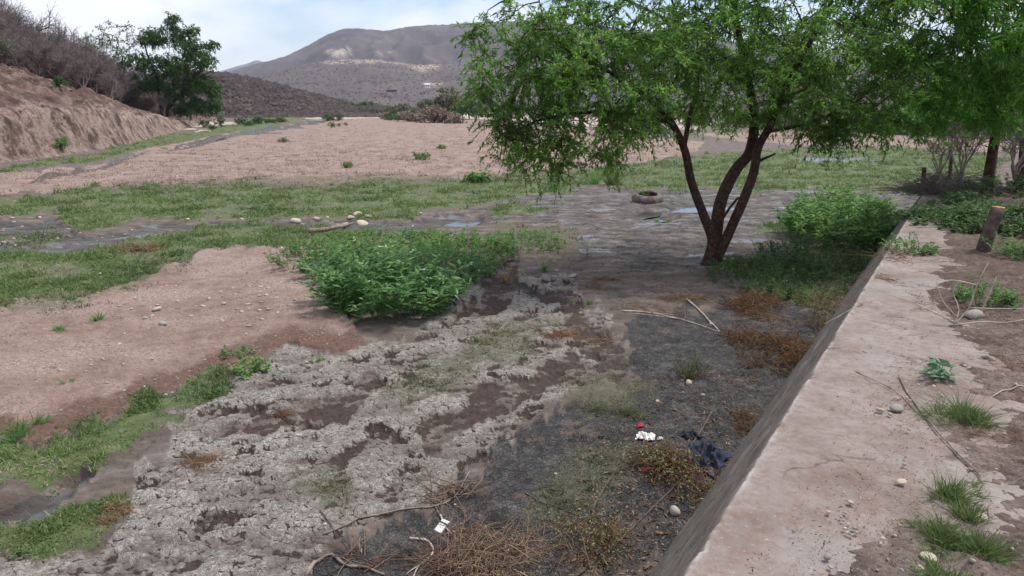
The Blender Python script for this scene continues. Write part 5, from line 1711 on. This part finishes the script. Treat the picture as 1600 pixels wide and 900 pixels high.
# ------------------------------------------------------------------ stones
def rock_mesh(sub, seed):
    bm_ = __import__('bmesh').new()
    __import__('bmesh').ops.create_icosphere(bm_, subdivisions=sub, radius=1)
    r2 = np.random.default_rng(seed)
    V = np.array([v.co[:] for v in bm_.verts]); F = np.array([[v.index for v in f.verts] for f in bm_.faces])
    bm_.free()
    for _ in range(5):
        d = unit(r2.normal(size=3)); V = V + .10 * np.sin((V @ d) * r2.uniform(1.5, 4) + r2.uniform(0, 6))[:, None] * d
    for _ in range(3):
        d = unit(r2.normal(size=3)); h = V @ d; V = V - np.maximum(0, h - .72)[:, None] * d
    return V, F


ROCK = [rock_mesh(2, i) for i in range(6)]
RC = {}


def stone(c, size, label, mat=M_STONE, group=None, flat=.6, name='stone', kinds=6, stretch=1.0):
    i = int(rng.integers(0, kinds)); key = (i, mat.name)
    if key not in RC:
        o = mk(name, ROCK[i][0], ROCK[i][1], mat); RC[key] = o.data
    else:
        o = bpy.data.objects.new(name, RC[key]); COL.objects.link(o)
    o.location = [float(v) for v in c]
    o.scale = (size * stretch, size * rng.uniform(.7, 1.0), size * flat)
    o.rotation_euler = (rng.normal() * .15, rng.normal() * .15, rng.uniform(-.4, .4) if stretch > 1 else rng.uniform(0, 6.28))
    return tag(o, label, 'stone', group)


M_CREAM = solid('cream_stone', (.36, .30, .235), (.56, .49, .40), 9, .8, .3)
def gstone(px, py, wpx, label, mat=M_STONE, flat=.6, group=None, stretch=1.0, surf=False):
    c = (terrace_pt if surf else on_ground)(px, py)
    sz = (wpx if surf else wpx * .85) / 2 * math.hypot(c[1], c[2] - CZ) / FPX
    return stone(c + np.array([0, 0, sz * flat * .35]), sz, label, mat, group, flat, stretch=stretch)


for a in [(1076, 598, 15, 'cream round stone on the black mud below the olive grass clump', M_CREAM, .8), (1027, 627, 10, 'white small stone left of two others on the black mud', M_CREAM, .7),
          (1098, 617, 8, 'small grey white stone right of the cream one on the black mud', M_STONE, .7), (1067, 614, 5, 'tiny pale stone between the cream stone and the white one', M_STONE, .7),
          (1137, 694, 8, 'white pebble on brown earth at the wall foot', M_CREAM, .5), (1111, 507, 10, 'pinkish stone by the right end of the long pale stick', M_STONE, .8),
          (870, 424, 9, 'pinkish stone resting on the pale stone beside the green tuft', M_STONE, .8), (866, 433, 12, 'grey stone under the pinkish one beside the green tuft', M_STONEG, .6),
          (895, 432, 20, 'flat pale slab stone right of the two stacked stones', M_STONE, .3), (1055, 802, 26, 'tan rock at the wall foot below the brown bramble', M_STONE, .8),
          (868, 741, 6, 'lone white pebble on the cracked black mud', M_CREAM, .7), (905, 797, 5, 'white pebble under the thin brown curved twig', M_CREAM, .7),
          (711, 792, 6, 'white pebble beside the long grey twig on dark mud', M_CREAM, .7), (508, 825, 8, 'pale pebble left end of the long grey twig', M_CREAM, .7),
          (462, 348, 22, 'longest smooth cream stone in the wash left of the pile', M_CREAM, .6), (495, 345, 13, 'grey cream stone second from left in the wash', M_STONE, .8),
          (512, 341, 8, 'small pale stone above the gap between the wash stones', M_CREAM, .7), (558, 336, 22, 'topmost pale stone of the pile in the wash', M_CREAM, .5),
          (548, 345, 18, 'grey stone in the middle of the pile in the wash', M_STONE, .6), (540, 351, 22, 'lowest left stone of the pile in the wash', M_STONE, .5),
          (567, 349, 28, 'flat pale stone at the right of the pile in the wash', M_CREAM, .4), (528, 352, 8, 'round tan stone beside the driftwood log end', M_STONE, .9),
          (473, 349, 9, 'small stone touching the longest cream stone in the wash', M_STONEG, .6), (575, 341, 16, 'dark grey stone behind the flat pale one of the pile', M_STONEG, .6),
          (658, 334, 8, 'lone pale stone at the upper edge of the wash', M_CREAM, .6), (293, 343, 10, 'lone whitish stone in the wash at left', M_CREAM, .6),
          (378, 345, 7, 'small white stone in the wash midway to the pile', M_CREAM, .7), (62, 341, 8, 'white stone in the wash near the left edge', M_CREAM, .7), (24, 385, 8, 'pale stone at the left end of the second turf belt', M_CREAM, .7),
          (158, 428, 12, 'white flat stone on turf above the near sand bar', M_CREAM, .4), (246, 486, 18, 'largest pale flat stone on the near sand bar', M_STONE, .5),
          (238, 495, 12, 'tan stone just below the largest one on the near sand bar', M_STONE, .7), (227, 499, 10, 'dark tan stone left of the pair on the near sand bar', M_STONEG, .7),
          (277, 470, 10, 'pale stone above right of the largest on the near sand bar', M_STONE, .6), (186, 538, 9, 'whitish stone low on the near sand bar', M_CREAM, .7),
          (461, 469, 9, 'dark round lump on the right of the near sand bar', M_STONEG, .7), (350, 476, 12, 'pale flat stone in the middle of the near sand bar', M_STONE, .5),
          (255, 508, 16, 'grey brown stone pair below the largest stone on the sand bar', M_STONEG, .6)]:
    gstone(*a)
for a in [(1464, 596, 9, 'left white pebble under the pale broad leaved weed', M_CREAM, .6), (1459, 604, 6, 'right white pebble under the pale broad leaved weed', M_CREAM, .6),
          (1375, 641, 13, 'tan stone on the wall top dirt left of the bright tuft', M_STONE, .5), (1402, 640, 20, 'grey stone on the terrace left of the bright tuft', M_STONEG, .5),
          (1391, 648, 8, 'small round stone between two others left of the bright tuft', M_STONE, .7), (1409, 754, 15, 'pale elongated stone on the dirt edge of the wall top', M_CREAM, .4),
          (1329, 786, 10, 'tan pebble on the wall top above the white chips', M_STONE, .6), (1295, 801, 9, 'white pebble left of the white chips on the wall top', M_CREAM, .6),
          (1293, 872, 11, 'grey round pebble low on the wall top', M_STONEG, .8), (1532, 808, 18, 'pale chip stone at the foot of the crooked stick', M_CREAM, .4),
          (1497, 838, 34, 'flat bluish grey slab stone among the lower right tufts', M_STONEG, .25), (1452, 872, 26, 'whitish flat stone at the lower right before the tufts', M_CREAM, .35),
          (1437, 890, 18, 'small whitish stone at the bottom right left of the tufts', M_STONE, .5), (1521, 497, 30, 'grey lump of earth below the forked twigs', M_STONEG, .6),
          (1318, 770, 6, 'tan chip on the wall top between wall edge and tufts', M_STONE, .6)]:
    gstone(*a, surf=True)
def scatter_stones(n, xs, ys, poly, size, label, group, mats, surf=False):
    k = 0
    while k < n:
        px, py = rng.uniform(*xs), rng.uniform(*ys)
        if sdf(np.array([px]), np.array([py]), poly)[0] < 6:
            continue
        gstone(px, py, rng.uniform(*size), label, mats[int(rng.integers(0, len(mats)))], rng.uniform(.4, .7), group, surf=surf)
        k += 1


scatter_stones(90, (0, 540), (395, 640), Z_SAND[1], (3, 7.5), 'small pinkish pebble lying on the near sand bar', 'pebbles strewn over the near sand bar', [M_PEBBLE, M_PEBBLE, M_STONE])
scatter_stones(30, (270, 460), (440, 520), [(270, 500), (330, 440), (420, 425), (470, 480), (400, 520)], (5, 11), 'larger pinkish stone in the gravelly middle of the near sand bar', 'stones in the gravelly middle of the sand bar', [M_PEBBLE, M_STONE])
scatter_stones(60, (1230, 1600), (560, 900), [(1380, 600), (1600, 520), (1600, 900), (1230, 900), (1270, 820), (1400, 760)], (3, 9), 'small pebble in the terrace dirt right of the clean wall top', 'pebbles in the terrace dirt', [M_PEBBLE, M_STONE, M_STONEG], True)
scatter_stones(14, (1305, 1350), (790, 850), [(1300, 790), (1345, 795), (1355, 835), (1320, 850)], (4, 8), 'white chip in the small cluster on the wall top', 'white chips clustered on the wall top', [M_CREAM, M_STONEG], True)
scatter_stones(26, (0, 330), (330, 390), Z_WASH[0], (4, 10), 'grey clod in the muddy wash at left', 'clods in the muddy wash', [M_STONEG, M_PEBBLE])

# fine gravel, past counting
def gravel(name, n, xs, ys, poly, size, mat, surf=False):
    px = rng.uniform(*xs, n); py = rng.uniform(*ys, n)
    ok = sdf(px, py, poly) > 2
    px, py = px[ok], py[ok]
    dz = -SP + (450 - py) / FPX * CP; z0 = WTOP if surf else 0
    t_ = (z0 - CZ) / dz
    x = (px - 800) / FPX * t_; y = (CP + (450 - py) / FPX * SP) * t_
    z = tz(x, y) if surf else ground_z(x, y)
    m = len(x)
    a = np.array([(0, 0, 1.0), (0, 0, -.6)] + [(math.cos(i * 1.2566), math.sin(i * 1.2566), .1 * (-1) ** i) for i in range(5)])
    F = [(0, 2 + i, 2 + (i + 1) % 5) for i in range(5)] + [(1, 2 + (i + 1) % 5, 2 + i) for i in range(5)]
    sz = size * np.hypot(y, z0 - CZ) / FPX * rng.uniform(.35, 1.2, m) ** 1.5
    V, Fq = inst(a, F, frames(rdir(m), rng.uniform(0, 6, m)), np.stack([x, y, z + sz * .15], 1), np.stack([sz, sz * .8, sz * .6], 1))
    mk(name, V, Fq, mat, None, False, None, 'stuff')


gravel('gravel', 6000, (0, 560), (390, 660), Z_SAND[1], 1.3, M_PEBBLE)
gravel('gravel', 5000, (1230, 1600), (420, 900), [(1330, 560), (1420, 440), (1600, 430), (1600, 900), (1150, 900), (1290, 790)], 1.3, M_PEBBLE, True)
gravel('gravel', 2500, (0, 1100), (186, 295), Z_SAND[0], 1.1, M_PEBBLE)
# leaf litter on the terrace
def litter(n):
    px = rng.uniform(1120, 1600, n); py = rng.uniform(400, 900, n)
    keep = (fbm(px * .016, py * .02, 3, 71) + rng.uniform(-.3, .3, n) > .05) & (sdf(px, py, [(1400, 400), (1600, 400), (1600, 900), (1150, 900), (1230, 780), (1330, 560)]) > 0)
    P = np.array([terrace_pt(a, b_) for a, b_ in zip(px[keep], py[keep])]); P[:, 2] += .006
    m = len(P); d = rdir(m); d[:, 2] *= .25
    V, F = leaves(P, d, rng.normal(size=m) * .4, rng.uniform(.006, .022, m) * rng.choice([.7, 1, 1.8], m, p=[.5, .4, .1]), rng.uniform(.004, .010, m))
    mk('leaf_litter', V, F, L_DRYL, None, False, {'tint': np.repeat(rng.uniform(0, 1, m), 5)}, 'stuff')


L_DRYL = leafmat('dead_leaf', (.06, .035, .025), (.30, .215, .155), .1, .9, .1)
litter(2600)
def shade_litter(n, poly):
    P_ = np.array(poly); px = rng.uniform(P_[:, 0].min(), P_[:, 0].max(), n); py = rng.uniform(P_[:, 1].min(), P_[:, 1].max(), n)
    ok = sdf(px, py, poly) + 25 * fbm(px * .02, py * .03, 3, 77) > 0
    px, py = px[ok], py[ok]
    t_ = -CZ / (-SP + (450 - py) / FPX * CP)
    x = (px - 800) / FPX * t_; y = (CP + (450 - py) / FPX * SP) * t_
    m = len(x); d = rdir(m); d[:, 2] *= .3
    V, F = leaves(np.stack([x, y, ground_z(x, y) + .008], 1), d, rng.normal(size=m) * .4, rng.uniform(.02, .07, m), rng.uniform(.010, .022, m))
    mk('leaf_litter', V, F, L_DRYL, None, False, {'tint': np.repeat(rng.uniform(0, 1, m) ** 1.6, 5)}, 'stuff')


shade_litter(5200, [(860, 400), (960, 390), (1100, 415), (1220, 470), (1290, 560), (1180, 600), (1120, 470), (980, 475), (890, 450)])
shade_litter(2600, [(900, 700), (1100, 560), (1230, 620), (1130, 800), (1030, 900), (900, 900)])

# ------------------------------------------------------------------ dumped tyre
def tyre():
    c = on_ground(1012, 322)
    root = thing('tyre', c + np.array([0, .12, -.05]), 'old mud caked tyre lying flat by the shallow water', 'tyre')
    root.rotation_euler = (R(9), R(-3), .3)
    Ro, Wd = .48, .30
    prof_t = [(Ro - .085, .0), (Ro - .045, .03), (Ro - .012, .075), (Ro + .004, .15), (Ro - .012, .225), (Ro - .045, .27), (Ro - .085, .30)]
    prof_s = [(Ro - .085, .30), (Ro - .12, .318), (Ro - .17, .315), (Ro - .19, .29), (Ro - .185, .26), (Ro - .12, .22), (Ro - .07, .15), (Ro - .12, .08), (Ro - .19, .03), (Ro - .17, -.01), (Ro - .12, -.015), (Ro - .085, 0)]
    def lathe(pr, n=64, bumpy=0.0):
        a = np.arange(n) * 2 * np.pi / n
        V = np.array([[(r + bumpy * (.5 if (i // 2) % 2 else -.5) * (1 if 0 < j < len(pr) - 1 else 0)) * math.cos(t_), (r + bumpy * (.5 if (i // 2) % 2 else -.5) * (1 if 0 < j < len(pr) - 1 else 0)) * math.sin(t_), z]
                      for j, (r, z) in enumerate(pr) for i, t_ in enumerate(a)])
        m = len(pr)
        F = np.array([(j * n + i, j * n + (i + 1) % n, (j + 1) * n + (i + 1) % n, (j + 1) * n + i) for j in range(m - 1) for i in range(n)])
        return V, F
    mt = solid('muddy_rubber', (.06, .05, .043), (.20, .172, .148), 6, .9, .5, .02)
    ms_ = solid('dark_rubber', (.05, .043, .038), (.19, .16, .14), 6, .8, .4, .01)
    mk('tread', *lathe(prof_t, 72, .014), mt, root)
    mk('sidewall', *lathe(prof_s, 64), ms_, root)
    a = np.arange(24) * 2 * np.pi / 24
    V = np.array([(0, 0, .10)] + [(.40 * math.cos(t_), .40 * math.sin(t_), .07) for t_ in a])
    mk('mud_fill', V, np.array([(0, 1 + i, 1 + (i + 1) % 24) for i in range(24)]), M_STICKD, root)


tyre()
c = on_ground(1012, 322) + np.array([0, .12, .12])
tuft(0, 0, 20, 12, 'weeds growing inside the mud caked tyre', L_DARK, 50, 'weed', loc=c, lw=.02, name='weed')

# ------------------------------------------------------------------ rubbish
def cloth(name, c, w, d, label, mat, cat, seed, hgt=.08, rz=0.0, n=34, fold=1.0):
    U, Vv = np.meshgrid(np.linspace(-1, 1, n), np.linspace(-1, 1, n), indexing='ij')
    edge = 1 + .22 * fbm(U * 1.3, Vv * 1.3, 3, seed)
    x = U * w / 2 * edge + .12 * w * fbm(U * 1.1 + 5, Vv * 1.1, 3, seed + 1) * fold; y = Vv * d / 2 * edge + .12 * d * fbm(U * 1.1, Vv * 1.1 + 7, 3, seed + 2) * fold
    z = hgt * (.5 * (1 - np.abs(perlin(U * 1.6 + 2, Vv * 1.1, seed + 3)) * 2.2) * fold + .35 * fbm(U * 3, Vv * 2, 3, seed + 4) * fold) * (1.1 - .8 * np.maximum(np.abs(U), np.abs(Vv)) ** 3)
    ca, sa = math.cos(rz), math.sin(rz)
    X, Y = x * ca - y * sa, x * sa + y * ca
    g = ground_z((c[0] + X).ravel(), (c[1] + Y).ravel()).reshape(n, n) - c[2]
    Z = g + .015 + np.maximum(z, 0)
    top = np.stack([X, Y, Z], -1).reshape(-1, 3); bot = top - np.array([0, 0, .006])
    F = grid_faces(n, n)
    i = np.arange(n * n).reshape(n, n); rim = np.concatenate([i[0], i[1:, -1], i[-1, -2::-1], i[-2:0:-1, 0]])
    q = np.stack([rim, np.roll(rim, -1), np.roll(rim, -1) + n * n, rim + n * n], 1)
    o = mk(name, np.concatenate([top, bot]), [F[:, ::-1], F + n * n, q], mat)
    o.location = c
    return tag(o, label, cat)


M_BLUE = solid('blue_denim', (.016, .022, .040), (.042, .055, .088), 20, .8, .3, .004)
M_DKBL = solid('dark_navy_cloth', (.012, .014, .022), (.04, .045, .06), 20, .8, .3, .004)
M_WHT = solid('white_plastic', (.58, .56, .55), (.78, .76, .75), 12, .5, .3, .004)
M_REDC = solid('red_plastic', (.45, .03, .04), (.62, .06, .07), 12, .5, .2, .004)
cloth('cloth', on_ground(1097, 727), .33, .34, 'crumpled blue denim cloth dumped by the wall foot', M_BLUE, 'cloth', 500, .24, -.6)
cloth('cloth', on_ground(1080, 683), .16, .12, 'small dark navy rag behind the standing stick', M_DKBL, 'cloth', 520, .08, .2)
cloth('wrapper', on_ground(1008, 684), .15, .12, 'white plastic wrapper lying on the black mud', M_WHT, 'wrapper', 540, .06, -.4)
cloth('wrapper', on_ground(1001, 669), .06, .035, 'red scrap of plastic touching the white wrapper', M_REDC, 'wrapper', 560, .04, .3, 14)
cloth('wrapper', on_ground(1031, 686), .05, .03, 'tiny white scrap right of the white wrapper', M_WHT, 'wrapper', 580, .03, .3, 12)
cloth('wrapper', on_ground(1009, 737), .05, .04, 'red scrap under the brown bramble', M_REDC, 'wrapper', 590, .03, .3, 12)
def carton():
    c = on_ground(690, 828) + np.array([0, 0, .03])
    root = thing('carton', c, 'small white carton lying among twigs at the bottom', 'carton')
    root.rotation_euler = (.35, .2, -.45)
    def bxm(x0, x1, y0, y1, z0, z1, name, mat):
        V = [(x, y, z) for x in (x0, x1) for y in (y0, y1) for z in (z0, z1)]
        F = np.array([(0, 1, 3, 2), (4, 6, 7, 5), (0, 4, 5, 1), (2, 3, 7, 6), (0, 2, 6, 4), (1, 5, 7, 3)])
        mk(name, V, F, mat, root, False)
    bxm(-.028, .028, -.05, .05, -.012, .012, 'box', M_WHT)
    bxm(-.0285, .0285, .02, .034, -.0125, .0125, 'band', M_DKBL)
    bxm(-.026, .026, .05, .068, -.009, -.006, 'flap', M_WHT)


carton()

# ------------------------------------------------------------------ far houses under the mountain
def house(px, py, D, w, h, d, label, wallm, roofm):
    rdv = ray(px, py); k = D / math.hypot(rdv[0], rdv[1])
    c = np.array([0, 0, CZ]) + rdv * k
    root = thing('house', c - np.array([0, 0, 1.0]), label, 'house')
    h += 1.0
    V = [(x, y, z) for x in (-w / 2, w / 2) for y in (-d / 2, d / 2) for z in (0, h)]
    F = np.array([(0, 1, 3, 2), (4, 6, 7, 5), (0, 4, 5, 1), (2, 3, 7, 6), (0, 2, 6, 4), (1, 5, 7, 3)])
    mk('wall', V, F, wallm, root, False)
    e = .5
    V = [(-w / 2 - e, -d / 2 - e, h), (w / 2 + e, -d / 2 - e, h), (w / 2 + e, d / 2 + e, h), (-w / 2 - e, d / 2 + e, h), (-w / 2 - e, 0, h * 1.3), (w / 2 + e, 0, h * 1.3)]
    mk('roof', V, [np.array([(0, 1, 5, 4), (2, 3, 4, 5)]), np.array([(3, 0, 4), (1, 2, 5)])], roofm, root, False)
    for x in (-w * .25, w * .22):
        V = [(x - .6, -d / 2 - .05, h * .45), (x + .6, -d / 2 - .05, h * .45), (x + .6, -d / 2 - .05, h * .75), (x - .6, -d / 2 - .05, h * .75),
             (x - .6, -d / 2 + .2, h * .45), (x + .6, -d / 2 + .2, h * .45), (x + .6, -d / 2 + .2, h * .75), (x - .6, -d / 2 + .2, h * .75)]
        mk('window', V, np.array([(0, 1, 2, 3), (4, 7, 6, 5), (0, 4, 5, 1), (2, 6, 7, 3), (1, 5, 6, 2), (0, 3, 7, 4)]), M_DKBL, root, False)


M_LIME = solid('whitewash', (.70, .69, .66), (.80, .79, .77), 1, .9, 0)
M_TILE = solid('red_roof', (.12, .06, .05), (.19, .095, .08), 1, .9, 0)
house(668, 136, 760, 4.6, 2.4, 4, 'tiny white house on the foothill slope below the mountain', M_LIME, M_LIME)
house(612, 142, 700, 9, 1.0, 6, 'tiny dark red roofed house at the foot of the foothill', M_TILE, M_TILE)
# ------------------------------------------------------------------ air
mh = bpy.data.materials.new('haze_air'); mh.use_nodes = True
t = mh.node_tree; t.nodes.clear()
o = t.nodes.new('ShaderNodeOutputMaterial'); v = t.nodes.new('ShaderNodeVolumePrincipled')
v.inputs['Color'].default_value = (.74, .82, 1.0, 1); v.inputs['Density'].default_value = .00011
t.links.new(v.outputs[0], o.inputs['Volume'])
V = [(x, y, z) for x in (-4600, 4600) for y in (-4500, 5700) for z in (-4.5, 460)]
mk('haze', V, np.array([(0, 1, 3, 2), (4, 6, 7, 5), (0, 4, 5, 1), (2, 3, 7, 6), (0, 2, 6, 4), (1, 5, 7, 3)]), mh, None, False, None, 'stuff')
